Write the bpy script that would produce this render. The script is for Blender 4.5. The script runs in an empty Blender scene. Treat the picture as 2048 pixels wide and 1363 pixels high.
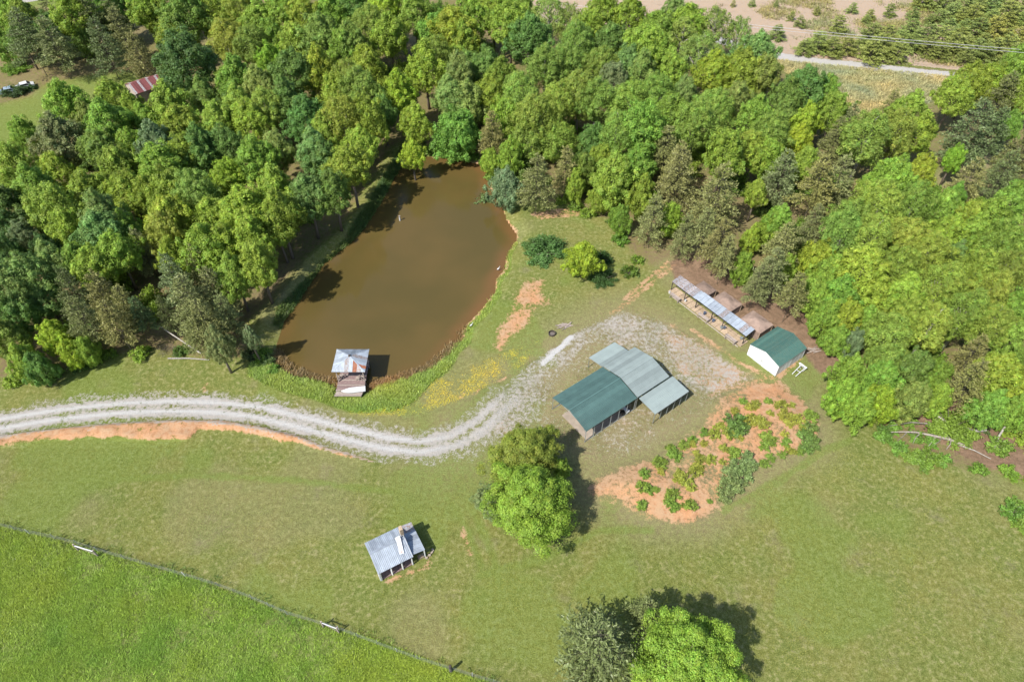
import bpy, math, random
import numpy as np
from mathutils import Vector, Matrix
rng = np.random.default_rng(7)
random.seed(7)
R = math.radians
scn = bpy.context.scene
COL = scn.collection

# ------------------------------------------------------------------ camera, sky, sun, exposure
CAM_H, DEP, FPX = 85.0, 47.0, 1365.33
cam = bpy.data.objects.new('camera', bpy.data.cameras.new('camera'))
COL.objects.link(cam); scn.camera = cam
cam.location = (0, 0, CAM_H); cam.rotation_euler = (R(90 - DEP), 0, 0)
cam.data.sensor_width = 36; cam.data.lens = 24.0
cam.data.clip_start = 0.5; cam.data.clip_end = 8000
SUN_EL, SUN_AZ = R(49), R(47)           # shadows run towards (sin az, cos az)
world = bpy.data.worlds.new('World'); scn.world = world; world.use_nodes = True
wn = world.node_tree.nodes; wl = world.node_tree.links
sky = wn.new('ShaderNodeTexSky'); sky.sky_type = 'NISHITA'; sky.sun_disc = False
sky.sun_elevation = SUN_EL; sky.sun_rotation = math.pi + SUN_AZ
sky.altitude = 300; sky.air_density = 1.0; sky.dust_density = 1.5
wn['Background'].inputs[1].default_value = 0.12
wl.new(sky.outputs[0], wn['Background'].inputs[0])
sd = bpy.data.lights.new('sun', 'SUN'); sd.energy = 4.7; sd.angle = R(0.5); sd.color = (1, .955, .88)
sun = bpy.data.objects.new('sun', sd); COL.objects.link(sun)
sv = Vector((-math.sin(SUN_AZ) * math.cos(SUN_EL), -math.cos(SUN_AZ) * math.cos(SUN_EL), math.sin(SUN_EL)))
sun.rotation_euler = sv.to_track_quat('Z', 'Y').to_euler(); sun.location = (-40, 0, 120)
vs = scn.view_settings; vs.view_transform = 'Standard'; vs.look = 'None'; vs.gamma = 1
vs.use_curve_mapping = False; vs.exposure = 0.70
scn.cycles.max_bounces = 6; scn.cycles.diffuse_bounces = 3; scn.cycles.transmission_bounces = 3
scn.cycles.transparent_max_bounces = 4
scn.cycles.sample_clamp_indirect = 4

# ------------------------------------------------------------------ surveying: where a sight line meets a level plane
_d = R(DEP)
FW = np.array([0, math.cos(_d), -math.sin(_d)]); UPV = np.array([0, math.sin(_d), math.cos(_d)])
def at(px, py, z=0.0):
    r = FW + np.array([1., 0, 0]) * (px - 1024) / FPX - UPV * (py - 681.5) / FPX
    t = (z - CAM_H) / r[2]
    return np.array([0, 0, CAM_H]) + r * t
def pxof(p):
    q = np.array(p, float) - [0, 0, CAM_H]; w = q @ FW
    return 1024 + FPX * q[0] / w, 681.5 - FPX * (q @ UPV) / w
def depth(p): return (np.array(p) - [0, 0, CAM_H]) @ FW
def poly(pts, z=0.0): return np.array([at(a, b, z)[:2] for a, b in pts])

def seg_dist(X, Y, a, b):
    dx, dy = b[0] - a[0], b[1] - a[1]; L = dx * dx + dy * dy + 1e-12
    t = np.clip(((X - a[0]) * dx + (Y - a[1]) * dy) / L, 0, 1)
    return np.hypot(X - a[0] - t * dx, Y - a[1] - t * dy)
def sdf(X, Y, P):                       # positive inside
    d = np.full(X.shape, 1e9); ins = np.zeros(X.shape, bool); n = len(P)
    for i in range(n):
        a, b = P[i], P[(i + 1) % n]
        d = np.minimum(d, seg_dist(X, Y, a, b))
        c = ((a[1] > Y) != (b[1] > Y)) & (X < (b[0] - a[0]) * (Y - a[1]) / (b[1] - a[1] + 1e-12) + a[0])
        ins ^= c
    return np.where(ins, d, -d)
def ldist(X, Y, P):
    d = np.full(X.shape, 1e9)
    for i in range(len(P) - 1): d = np.minimum(d, seg_dist(X, Y, P[i], P[i + 1]))
    return d
_tab = rng.random((256, 256))
def vnoise(X, Y, s):
    x, y = X / s, Y / s; i, j = np.floor(x).astype(int), np.floor(y).astype(int)
    u, v = x - i, y - j; u = u * u * (3 - 2 * u); v = v * v * (3 - 2 * v)
    a, b = _tab[i % 256, j % 256], _tab[(i + 1) % 256, j % 256]
    c, d = _tab[i % 256, (j + 1) % 256], _tab[(i + 1) % 256, (j + 1) % 256]
    return (a * (1 - u) + b * u) * (1 - v) + (c * (1 - u) + d * u) * v
def fbm(X, Y, s, o=3):
    r = 0; a = .5; t = 0
    for k in range(o): r = r + a * vnoise(X + 31 * k, Y + 57 * k, s / 2 ** k); t += a; a *= .55
    return r / t
def sm(x, a, b):
    t = np.clip((x - a) / (b - a), 0, 1); return t * t * (3 - 2 * t)

# ------------------------------------------------------------------ plan of the place
WATER_Z = -0.9
POND = poly([(813,318),(850,314),(905,318),(960,330),(978,345),(977,375),(1000,400),(1012,440),(1033,470),(1030,488),
    (1013,510),(1010,535),(990,560),(988,585),(965,615),(934,648),(920,665),(925,678),(900,692),(880,715),(850,738),(820,746),
    (790,757),(760,766),(735,770),(700,766),(630,753),(590,741),(565,718),(553,690),(568,645),(600,600),(647,529),(705,484),
    (731,455),(762,407),(790,355)], WATER_Z)
DAM = poly([(820,300),(790,350),(760,400),(725,455),(690,490),(640,535),(590,600),(545,650)], 0.4)
ROADC = poly([(-260,900),(-100,868),(0,847),(90,832),(171,822),(256,814),(342,811),(430,813),(513,822),(615,846),(700,868),(770,885),(840,893),(905,882),
    (960,850),(1010,800)])
ROAD2 = poly([(905,882),(960,850),(1010,800),(1060,750),(1110,712),(1170,672),(1230,648),(1300,660),(1370,700),(1420,735)])
YARDW = poly([(900,930),(960,850),(1050,760),(1120,700),(1180,650),(1250,615),(1340,645),(1440,700),(1510,755),(1440,800),(1390,850),(1300,900),(1200,930),(1100,880),(1000,900)])
YARD = poly([(860,925),(950,935),(1000,890),(1090,850),(1110,790),(1170,700),(1235,690),(1340,770),(1385,800),(1440,785),(1500,760),
    (1460,720),(1400,680),(1330,645),(1250,618),(1190,640),(1100,690),(1010,770),(940,830),(890,862)])
STREAK = poly([(1142,675),(1118,697),(1085,727)])
TRK = [poly(p) for p in ([(870,950),(905,1010),(935,1060),(962,1130)], [(900,940),(950,1030),(985,1110),(1000,1180)], [(960,1150),(1080,1120),(1200,1060),(1300,1060)], [(1450,1020),(1560,960),(1650,900),(1700,880)], [(150,960),(400,950),(600,960),(800,985)])]
CLAYB = poly([(-150,905),(0,869),(100,857),(220,846),(342,838),(440,838),(520,850),(600,871),(650,893),(700,908),(748,924),(735,926),(690,914),
    (640,900),(600,886),(560,884),(510,868),(470,862),(400,858),(380,880),(290,884),(180,876),(90,884),(0,897),(-150,935)])
CLAYLIP = poly([(-60,880),(0,875),(100,862),(180,851),(300,845),(400,842),(470,850),(520,858),(580,868),(620,884),(660,900),(700,908),(745,923)])
BARE = poly([(1012,622),(1035,575),(1050,556),(1098,555),(1085,585),(1108,610),(1075,625),(1060,650),(1025,680),(1000,705),(985,700),(992,660)])
SPOTS = [poly(p) for p in ([(990,765),(1020,745),(1010,760)], [(940,790),(965,772),(955,792)], [(905,795),(930,785),(925,800)],
    [(875,808),(890,800),(886,809)], [(400,765),(420,760),(415,785),(402,790)], [(1180,1150),(1192,1160),(1190,1165)],
    [(1055,425),(1160,410),(1170,432),(1080,440)], [(925,1050),(950,1110),(938,1115),(920,1065)], [(765,1158),(850,1128),(868,1095),(860,1135),(775,1172)])]
SHORECLAY = poly([(1008,425),(1022,440),(1038,470),(1032,492),(1018,470)], -.4)
PATCH = poly([(1177,950),(1225,930),(1298,912),(1338,880),(1392,842),(1432,798),(1486,770),(1553,762),(1607,800),(1639,840),(1636,892),(1553,920),
    (1512,950),(1462,1005),(1392,1042),(1311,1042),(1271,1034),(1230,1010),(1185,1005),(1170,985)])
TRACKS = [poly(p) for p in ([(1350,530),(1310,560),(1262,600),(1225,625)], [(1335,525),(1295,558),(1250,598)],
    [(1385,660),(1430,690),(1480,725),(1530,750)], [(1345,650),(1400,690),(1450,740)], [(1600,715),(1560,750),(1500,765),(1420,790)])]
SAND = poly([(1315,672),(1380,668),(1440,700),(1500,745),(1470,770),(1400,765),(1350,745)])
LITTER = poly([(1335,522),(1380,505),(1450,520),(1540,560),(1620,610),(1700,670),(1700,745),(1640,748),(1600,700),(1500,655),(1420,600),(1350,560)])
LITTER2 = poly([(1700,815),(1800,835),(1900,900),(1960,930),(2060,960),(2200,1000),(2200,780),(1900,780)])
LUSH = poly([(1035,480),(1020,510),(1018,540),(998,565),(1000,590),(975,625),(945,655),(940,685),(915,705),(895,740),(860,765),(830,800),(780,825),(700,822),(640,800),(560,780),
    (500,750),(500,730),(540,735),(580,752),(640,765),(700,778),(740,785),(760,770),(800,760),(850,742),(885,715),(905,693),(928,672),(936,650),(968,615),(990,585),(1013,530),(1020,500)], -.2)
FLOWER = poly([(700,822),(780,805),(860,770),(920,745),(1000,715),(1060,690),(1080,680),(1040,730),(980,765),(900,800),(840,820),(760,830)])
PASTURE = poly([(-700,960),(0,1052),(60,1067),(190,1098),(300,1130),(430,1170),(560,1225),(650,1250),(740,1275),(830,1310),(900,1338),(1000,1372),(1200,1440),(1200,1800),(-900,1800)])
OPEN = poly([(-1200,720),(0,758),(60,760),(150,745),(200,722),(260,705),(330,712),(400,725),(480,735),(520,728),(548,700),(560,650),(600,595),(650,522),(705,472),
    (755,395),(790,340),(810,300),(850,300),(960,320),(985,345),(1000,380),(1030,405),(1060,415),(1140,405),(1160,425),(1210,440),(1235,470),(1250,510),
    (1300,545),(1345,525),(1380,540),(1480,585),(1560,640),(1620,690),(1660,730),(1655,780),(1680,830),(1740,855),(1800,900),(1900,935),(1990,950),(2100,980),(2500,1200),(3200,1900),(-2000,1900)])
FIELD_L = poly([(-500,330),(0,305),(110,240),(200,220),(320,180),(290,145),(180,150),(95,170),(60,195),(0,210),(-500,290)])
FIELD_TL = poly([(-900,0),(0,20),(170,8),(240,5),(420,-40),(300,-70),(-900,-60)])
DRY = poly([(1540,118),(1600,128),(1750,140),(1930,155),(1990,160),(1900,190),(1850,210),(1760,215),(1710,235),(1650,200),(1590,160)])
FARB = poly([(1090,50),(1170,75),(1330,60),(1500,90),(1560,118),(1740,125),(1930,140),(2048,150),(2500,190),(2700,-10),(1500,-60),(900,-60),(1060,0)])
GAPP = poly([(1865,345),(1900,320),(1990,290),(2000,330),(1960,355),(1940,420),(1890,430),(1880,380)])
FARROAD = poly([(1380,62),(1470,90),(1552,112),(1640,124),(1740,133),(1850,146),(1930,153),(2060,170),(2300,205)])
TLROAD = poly([(-700,120),(0,12),(40,2),(90,-6),(300,-35)])
FENCE = [(-160,1020),(-60,1038),(0,1052),(30,1059),(60,1067),(110,1077),(157,1089),(197,1102),(250,1117),(305,1133),(371,1152),(438,1172),(505,1197),(575,1228),
         (645,1249),(678,1259),(755,1288),(835,1318),(902,1339),(988,1365),(1080,1395)]

def ground_h(X, Y):
    d = sdf(X, Y, POND)
    g = .35 * (fbm(X, Y, 40, 2) - .5) * sm(-d, 3, 12)
    out = np.where(d > 0, -1.15 - np.minimum(d, 6) * .25, -0.9 + .9 * sm(-d, -.4, 3.2))
    dam = sm(7 - ldist(X, Y, DAM), 0, 6) * .9 * sm(-d, .3, 3)
    cb = sdf(X, Y, CLAYB)
    bank = .55 * sm(cb, -.2, .8) * (.4 + fbm(X, Y, 1.6, 3))
    pt = sdf(X, Y, PATCH); mound = 1.3 * sm(pt, -1, 5) * (.5 + fbm(X, Y, 6, 3)) * .7
    out_all = out + g + dam + bank + mound
    dq = at(702, 770, 0); out_all = out_all - .38 * sm(5.5 - np.hypot(X - dq[0], Y - dq[1]), 0, 3) * sm(-d, -.2, 1.0)
    past = sdf(X, Y, PASTURE)
    return out_all + .06 * (fbm(X, Y, 1.2, 2) - .5) * sm(-d, 0, 1) + .25 * sm(past, -1, 2) * fbm(X, Y, 1.4, 3)

def blend_axis(a, b, s0, s1):
    v = [a]
    while v[-1] < b: v.append(v[-1] + s0 + (s1 - s0) * max(0, (v[-1] - a) / (b - a)))
    return np.array(v)
ys = blend_axis(14, 262, .30, .85)
xs = np.arange(-182, 182.01, .44)
GX, GY = np.meshgrid(xs, ys)
GZ = ground_h(GX, GY)
edge = np.minimum.reduce([GX - xs[0], xs[-1] - GX, GY - ys[0], ys[-1] - GY])
GZ *= sm(edge, 0, 8)
def hz(x, y):
    j = np.clip(np.searchsorted(xs, x) - 1, 0, len(xs) - 2); i = np.clip(np.searchsorted(ys, y) - 1, 0, len(ys) - 2)
    if not (xs[0] < x < xs[-1] and ys[0] < y < ys[-1]): return 0.0
    u = (x - xs[j]) / (xs[j + 1] - xs[j]); v = (y - ys[i]) / (ys[i + 1] - ys[i])
    return float((GZ[i, j] * (1 - u) + GZ[i, j + 1] * u) * (1 - v) + (GZ[i + 1, j] * (1 - u) + GZ[i + 1, j + 1] * u) * v)
def gnd(px, py, dz=0.0):
    z = 0.0
    for _ in range(4):
        p = at(px, py, z + dz); z = hz(p[0], p[1])
    return np.array([p[0], p[1], z])

# ------------------------------------------------------------------ materials
def new_mat(name):
    m = bpy.data.materials.new(name); m.use_nodes = True
    nt = m.node_tree; b = nt.nodes['Principled BSDF']; b.inputs['Specular IOR Level'].default_value = .3
    return m, nt, b
def N(nt, t, **kw):
    n = nt.nodes.new(t)
    for k, v in kw.items():
        if k in n.inputs: n.inputs[k].default_value = v
        else: setattr(n, k, v)
    return n
def mixc(nt, f, a, b, mode='MIX'):
    n = nt.nodes.new('ShaderNodeMix'); n.data_type = 'RGBA'; n.blend_type = mode
    for s, v in ((n.inputs[0], f), (n.inputs[6], a), (n.inputs[7], b)):
        if isinstance(v, (int, float)): s.default_value = v
        elif isinstance(v, tuple): s.default_value = (*v, 1)
        else: nt.links.new(v, s)
    return n.outputs[2]
def mth(nt, op, a, b=0.0, c=0.0):
    n = nt.nodes.new('ShaderNodeMath'); n.operation = op
    for s, v in zip(n.inputs, (a, b, c)):
        if isinstance(v, (int, float)): s.default_value = v
        else: nt.links.new(v, s)
    return n.outputs[0]
def noise(nt, co, s, det=3, rough=.55):
    n = N(nt, 'ShaderNodeTexNoise', Scale=s, Detail=det, Roughness=rough); nt.links.new(co, n.inputs['Vector']); return n.outputs[0]
def rampf(nt, f, a, b):
    n = N(nt, 'ShaderNodeMapRange', interpolation_type='SMOOTHSTEP'); nt.links.new(f, n.inputs[0])
    n.inputs[1].default_value = a; n.inputs[2].default_value = b; return n.outputs[0]
def mat(name, col, rough=.7, metal=0, var=.25, scale=3.0, col2=None, streak=None, bump=0.0, spec=.3):
    m, nt, b = new_mat(name)
    tc = N(nt, 'ShaderNodeTexCoord'); co = tc.outputs['Object']
    if streak:
        mp = N(nt, 'ShaderNodeMapping'); mp.inputs['Scale'].default_value = streak; nt.links.new(co, mp.inputs[0]); co = mp.outputs[0]
    n1 = noise(nt, co, scale, 5, .6); f = rampf(nt, n1, .3, .7)
    c2 = col2 or tuple(c * (1 - var) for c in col)
    c = mixc(nt, f, col, c2)
    oi = N(nt, 'ShaderNodeObjectInfo')
    c = mixc(nt, .75, c, mixc(nt, 1.0, c, mixc(nt, oi.outputs['Random'], (.74, .74, .75), (1.2, 1.2, 1.2)), 'MULTIPLY'))
    nt.links.new(c, b.inputs['Base Color'])
    b.inputs['Roughness'].default_value = rough; b.inputs['Metallic'].default_value = metal
    b.inputs['Specular IOR Level'].default_value = spec
    if bump:
        bp = N(nt, 'ShaderNodeBump', Strength=1.0, Distance=bump); nt.links.new(noise(nt, co, scale * 3, 3), bp.inputs['Height']); nt.links.new(bp.outputs[0], b.inputs['Normal'])
    return m

def ground_material():
    m, nt, b = new_mat('ground_cover')
    co = N(nt, 'ShaderNodeTexCoord').outputs['Object']
    A1 = N(nt, 'ShaderNodeVertexColor', layer_name='zone_a'); A2 = N(nt, 'ShaderNodeVertexColor', layer_name='zone_b')
    s1 = N(nt, 'ShaderNodeSeparateColor'); nt.links.new(A1.outputs[0], s1.inputs[0])
    s2 = N(nt, 'ShaderNodeSeparateColor'); nt.links.new(A2.outputs[0], s2.inputs[0])
    grav, clay, dry = s1.outputs; lush = A1.outputs[1]; litter, sand, rut = s2.outputs; past = A2.outputs[1]
    nb = noise(nt, co, .35, 5, .62); nm = noise(nt, co, 1.6, 5, .68); nf = noise(nt, co, 7, 4, .7); nff = noise(nt, co, 24, 2, .6)
    nl = noise(nt, co, .07, 4, .6)
    def brk(mask, k, w, n=nm):
        x = mth(nt, 'ADD', mask, mth(nt, 'MULTIPLY', mth(nt, 'SUBTRACT', n, .5), k)); return rampf(nt, x, .5 - w, .5 + w)
    # short grass
    g = mixc(nt, rampf(nt, nl, .36, .64), (.198, .200, .044), (.148, .184, .032))
    g = mixc(nt, mth(nt, 'MULTIPLY', rampf(nt, nb, .40, .68), .6), g, (.135, .185, .034))
    g = mixc(nt, rampf(nt, nm, .50, .72), g, (.285, .255, .115))
    g = mixc(nt, mth(nt, 'MULTIPLY', rampf(nt, noise(nt, co, .8, 4, .7), .56, .72), .5), g, (.120, .165, .032))
    g = mixc(nt, mth(nt, 'MULTIPLY', rampf(nt, noise(nt, co, .16, 6, .7), .55, .70), .65), g, (.215, .195, .100))
    g = mixc(nt, dry, g, mixc(nt, rampf(nt, nm, .35, .65), (.315, .245, .145), (.215, .205, .085)))
    lu = mixc(nt, rampf(nt, nm, .3, .7), (.185, .255, .030), (.105, .185, .022))
    g = mixc(nt, brk(lush, .5, .35), g, lu)
    pa = mixc(nt, rampf(nt, nf, .3, .7), (.175, .265, .034), (.120, .190, .026))
    pa = mixc(nt, rampf(nt, nb, .45, .72), pa, (.155, .165, .055))
    pa = mixc(nt, mth(nt, 'MULTIPLY', rampf(nt, nl, .50, .62), .6), pa, (.125, .215, .022))
    g = mixc(nt, brk(past, .35, .3), g, pa)
    g = mixc(nt, rampf(nt, mth(nt, 'ADD', mth(nt, 'MULTIPLY', nf, .55), mth(nt, 'MULTIPLY', nm, .45)), .34, .66), mixc(nt, .40, g, (0, 0, 0)), mixc(nt, .15, g, (.62, .60, .3)))
    # forest litter
    li = mixc(nt, rampf(nt, nm, .3, .7), (.250, .160, .105), (.150, .100, .062))
    li = mixc(nt, mth(nt, 'MULTIPLY', rampf(nt, nb, .5, .65), .6), li, (.30, .20, .13))
    li = mixc(nt, rampf(nt, nf, .52, .7), li, (.200, .155, .105))
    g = mixc(nt, brk(litter, .9, .2), g, li)
    # clay
    cl = mixc(nt, rampf(nt, nb, .35, .65), (.50, .260, .130), (.44, .29, .17))
    cl = mixc(nt, rampf(nt, nm, .30, .56), (.385, .190, .095), cl)
    cl = mixc(nt, rampf(nt, nf, .56, .74), cl, (.30, .18, .10))
    cl = mixc(nt, mth(nt, 'MULTIPLY', rampf(nt, nff, .5, .7), .35), cl, (.62, .42, .28))
    cm = rampf(nt, mth(nt, 'ADD', clay, mth(nt, 'ADD', mth(nt, 'MULTIPLY', mth(nt, 'SUBTRACT', nm, .5), 1.1), mth(nt, 'ADD', mth(nt, 'MULTIPLY', mth(nt, 'SUBTRACT', nb, .5), .8), mth(nt, 'MULTIPLY', mth(nt, 'SUBTRACT', nf, .5), .7)))), .40, .62)
    g = mixc(nt, cm, g, cl)
    sa = mixc(nt, rampf(nt, nm, .35, .65), (.40, .285, .19), (.37, .30, .235))
    sa = mixc(nt, rampf(nt, nb, .55, .7), sa, (.30, .24, .17))
    g = mixc(nt, brk(sand, 1.0, .14), g, sa)
    # gravel: bright stones breaking up into grass
    gr = mixc(nt, rampf(nt, nf, .3, .7), (.39, .385, .37), (.25, .235, .21))
    gr = mixc(nt, rampf(nt, nm, .3, .75), gr, (.40, .36, .31))
    gr = mixc(nt, mth(nt, 'MULTIPLY', rut, .6), gr, (.53, .53, .53))
    gx = mth(nt, 'ADD', grav, mth(nt, 'ADD', mth(nt, 'MULTIPLY', mth(nt, 'SUBTRACT', nm, .5), 1.5), mth(nt, 'MULTIPLY', mth(nt, 'SUBTRACT', nf, .5), 1.5)))
    gm = rampf(nt, gx, .40, .66)
    g = mixc(nt, gm, g, gr)
    nt.links.new(g, b.inputs['Base Color']); b.inputs['Roughness'].default_value = .95; b.inputs['Specular IOR Level'].default_value = .1
    bp = N(nt, 'ShaderNodeBump', Strength=.9, Distance=.22)
    h = mth(nt, 'ADD', mth(nt, 'MULTIPLY', nf, .8), mth(nt, 'MULTIPLY', nff, .35)); h = mth(nt, 'ADD', h, mth(nt, 'MULTIPLY', nm, .7))
    nt.links.new(h, bp.inputs['Height']); nt.links.new(bp.outputs[0], b.inputs['Normal'])
    return m
M_GROUND = ground_material()

def foliage_material(name, trans=.3, dark=.55):
    m, nt, b = new_mat(name)
    oi = N(nt, 'ShaderNodeObjectInfo'); gi = N(nt, 'ShaderNodeNewGeometry')
    vc = N(nt, 'ShaderNodeVertexColor', layer_name='tone')
    c = mixc(nt, 1.0, oi.outputs['Color'], vc.outputs[0], 'MULTIPLY')
    c = mixc(nt, 1.0, c, (1.16, 1.15, 1.06), 'MULTIPLY')
    hs = N(nt, 'ShaderNodeHueSaturation'); nt.links.new(c, hs.inputs['Color'])
    nt.links.new(mth(nt, 'ADD', mth(nt, 'MULTIPLY', gi.outputs['Random Per Island'], .6), .72), hs.inputs['Value'])
    nt.links.new(mth(nt, 'ADD', mth(nt, 'MULTIPLY', oi.outputs['Random'], .03), .485), hs.inputs['Hue'])
    nt.links.new(hs.outputs[0], b.inputs['Base Color']); b.inputs['Roughness'].default_value = .5; b.inputs['Specular IOR Level'].default_value = .35
    tr = N(nt, 'ShaderNodeBsdfTranslucent'); nt.links.new(mixc(nt, .25, hs.outputs[0], (.32, .40, .03)), tr.inputs[0])
    mx = N(nt, 'ShaderNodeMixShader'); mx.inputs[0].default_value = trans
    nt.links.new(b.outputs[0], mx.inputs[1]); nt.links.new(tr.outputs[0], mx.inputs[2])
    nt.links.new(mx.outputs[0], nt.nodes['Material Output'].inputs[0])
    return m
M_LEAF = foliage_material('broad_leaves', .42); M_NEEDLE = foliage_material('pine_needles', .15)
M_BARK = mat('bark', (.20, .165, .13), .9, var=.5, scale=6, streak=(1, 1, .2))
M_PALEBARK = mat('pale_bark', (.42, .39, .34), .85, var=.45, scale=5)
M_TWIG = mat('grey_twigs', (.13, .115, .088), .9, var=.4, scale=4)
M_GREEN = mat('green_sheet_metal', (.078, .145, .134), .42, .0, var=.18, scale=.8, bump=0, spec=.5)
M_GREENR = mat('weathered_green_metal', (.055, .135, .115), .5, 0, scale=2.2, col2=(.085, .15, .12), spec=.4)
M_GREY = mat('blue_grey_sheet_metal', (.250, .298, .288), .42, .0, var=.12, scale=.6, spec=.5)
M_TIN = mat('galvanised_tin', (.36, .405, .46), .42, .15, var=.25, scale=1.2, spec=.5)
M_TINRUST = mat('rust_streaked_tin', (.35, .38, .42), .5, .15, scale=1.3, col2=(.25, .17, .13), streak=(3, 3, .6))
M_RUST = mat('rusty_tin', (.26, .085, .040), .8, 0, scale=2, col2=(.34, .16, .10))
M_WHITE = mat('white_paint', (.57, .58, .59), .5, var=.08, scale=1.5)
M_FRAME = mat('galvanised_frame', (.30, .33, .33), .45, .4, var=.15)
M_WOOD = mat('weathered_wood', (.36, .30, .26), .85, var=.35, scale=5)
M_TANWOOD = mat('tan_wood', (.42, .32, .22), .85, var=.35, scale=4)
M_DARKWOOD = mat('dark_wood', (.085, .07, .06), .85, var=.3)
M_MAUVE = mat('mauve_floor_boards', (.235, .165, .155), .8, var=.3)
M_TARP = mat('brown_tarp', (.27, .195, .155), .85, var=.3, scale=1.2, bump=.05)
M_CONC = mat('concrete', (.33, .275, .22), .9, var=.25, scale=1.0)
M_BLUE = mat('dark_blue_plastic', (.03, .045, .10), .5)
M_BLACK = mat('black_rubber', (.02, .02, .022), .7)
M_SHADE = mat('dark_mesh', (.07, .07, .075), .8)
M_WIRE = mat('fence_wire', (.16, .18, .17), .6, .3)
M_LINE = mat('aluminium_cable', (.62, .62, .62), .5, .2)
M_MAROON = mat('maroon_sheet_metal', (.17, .055, .055), .7)
M_ASH = mat('ash', (.14, .12, .11), .95)

# ------------------------------------------------------------------ object helpers
def tag(o, label=None, cat=None, group=None, kind=None):
    if label: o['label'] = label
    if cat: o['category'] = cat
    if group: o['group'] = group
    if kind: o['kind'] = kind
    return o
def thing(name, loc, label, cat, group=None, rz=0):
    o = bpy.data.objects.new(name, None); COL.objects.link(o); o.empty_display_size = .3
    o.location = tuple(loc); o.rotation_euler = (0, 0, rz); return tag(o, label, cat, group)
def inst(name, me, parent=None, loc=(0, 0, 0), rot=(0, 0, 0), scale=(1, 1, 1), color=None):
    o = bpy.data.objects.new(name, me); COL.objects.link(o); o.parent = parent
    o.location = tuple(loc); o.rotation_euler = rot; o.scale = scale
    if color: o.color = (*color, 1)
    return o
class MB:
    def __init__(s): s.v = []; s.f = []
    def poly(s, pts):
        n = len(s.v); s.v += [tuple(map(float, p)) for p in pts]; s.f.append(tuple(range(n, n + len(pts)))); return s
    def box(s, c, d, rz=0.0):
        c = np.array(c, float); n = len(s.v); ca, sa = math.cos(rz), math.sin(rz)
        for z in (-.5, .5):
            for x, y in ((-.5, -.5), (.5, -.5), (.5, .5), (-.5, .5)):
                X, Y = x * d[0], y * d[1]; s.v.append((c[0] + X * ca - Y * sa, c[1] + X * sa + Y * ca, c[2] + z * d[2]))
        s.f += [(n, n+3, n+2, n+1), (n+4, n+5, n+6, n+7), (n, n+1, n+5, n+4), (n+1, n+2, n+6, n+5), (n+2, n+3, n+7, n+6), (n+3, n, n+4, n+7)]
        return s
    def bar(s, a, b, w, h=None, k=4, w2=None):
        a, b = Vector(tuple(map(float, a))), Vector(tuple(map(float, b))); t = (b - a).normalized()
        u = t.cross(Vector((0, 0, 1)));  u = Vector((1, 0, 0)) if u.length < 1e-3 else u.normalized(); v = t.cross(u).normalized()
        h = h or w; w2 = w if w2 is None else w2; n = len(s.v)
        for p, ww, hh in ((a, w, h), (b, w2, h * w2 / w)):
            for i in range(k):
                an = 2 * math.pi * (i + .5) / k; q = p + u * (math.cos(an) * ww * (.7071 if k == 4 else .5)) + v * (math.sin(an) * hh * (.7071 if k == 4 else .5)); s.v.append(tuple(q))
        for i in range(k): s.f.append((n + i, n + (i + 1) % k, n + k + (i + 1) % k, n + k + i))
        s.f.append(tuple(range(n + k - 1, n - 1, -1))); s.f.append(tuple(range(n + k, n + 2 * k))); return s
    def tube(s, pts, rad, k=6):
        pts = [Vector(tuple(map(float, p))) for p in pts]; n0 = len(s.v); m = len(pts)
        if not hasattr(rad, '__len__'): rad = [rad] * m
        for i, p in enumerate(pts):
            t = (pts[min(i + 1, m - 1)] - pts[max(i - 1, 0)]).normalized(); u = t.cross(Vector((.1, .2, 1))).normalized(); v = t.cross(u)
            for j in range(k):
                an = 2 * math.pi * j / k; s.v.append(tuple(p + (u * math.cos(an) + v * math.sin(an)) * rad[i]))
        for i in range(m - 1):
            for j in range(k): a = n0 + i * k + j; b = n0 + i * k + (j + 1) % k; s.f.append((a, b, b + k, a + k))
        s.f.append(tuple(range(n0, n0 + k))[::-1]); s.f.append(tuple(range(n0 + (m - 1) * k, n0 + m * k))); return s
    def prism(s, pts, h):        # pts: outline in 3D, extruded by vector h
        n = len(s.v); k = len(pts); pts = [np.array(p, float) for p in pts]; h = np.array(h, float)
        s.v += [tuple(p) for p in pts] + [tuple(p + h) for p in pts]
        s.f.append(tuple(range(n + k - 1, n - 1, -1))); s.f.append(tuple(range(n + k, n + 2 * k)))
        for i in range(k): s.f.append((n + i, n + (i + 1) % k, n + k + (i + 1) % k, n + k + i))
        return s
    def mesh(s, name, m=None, smooth=False):
        me = bpy.data.meshes.new(name); me.from_pydata(s.v, [], s.f); me.update()
        if m: me.materials.append(m)
        if smooth: me.polygons.foreach_set('use_smooth', [True] * len(me.polygons))
        return me
    def build(s, name, m, parent=None, origin=None, smooth=False):
        if parent is not None and origin is None: origin = parent.location
        if origin is None: origin = np.mean(np.array(s.v), 0) * [1, 1, 0] + [0, 0, min(v[2] for v in s.v)]
        o0 = np.array(origin, float); s.v = [tuple(np.array(v) - o0) for v in s.v]
        o = bpy.data.objects.new(name, s.mesh(name, m, smooth)); COL.objects.link(o)
        if parent is not None: o.parent = parent
        else: o.location = tuple(o0)
        return o
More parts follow.
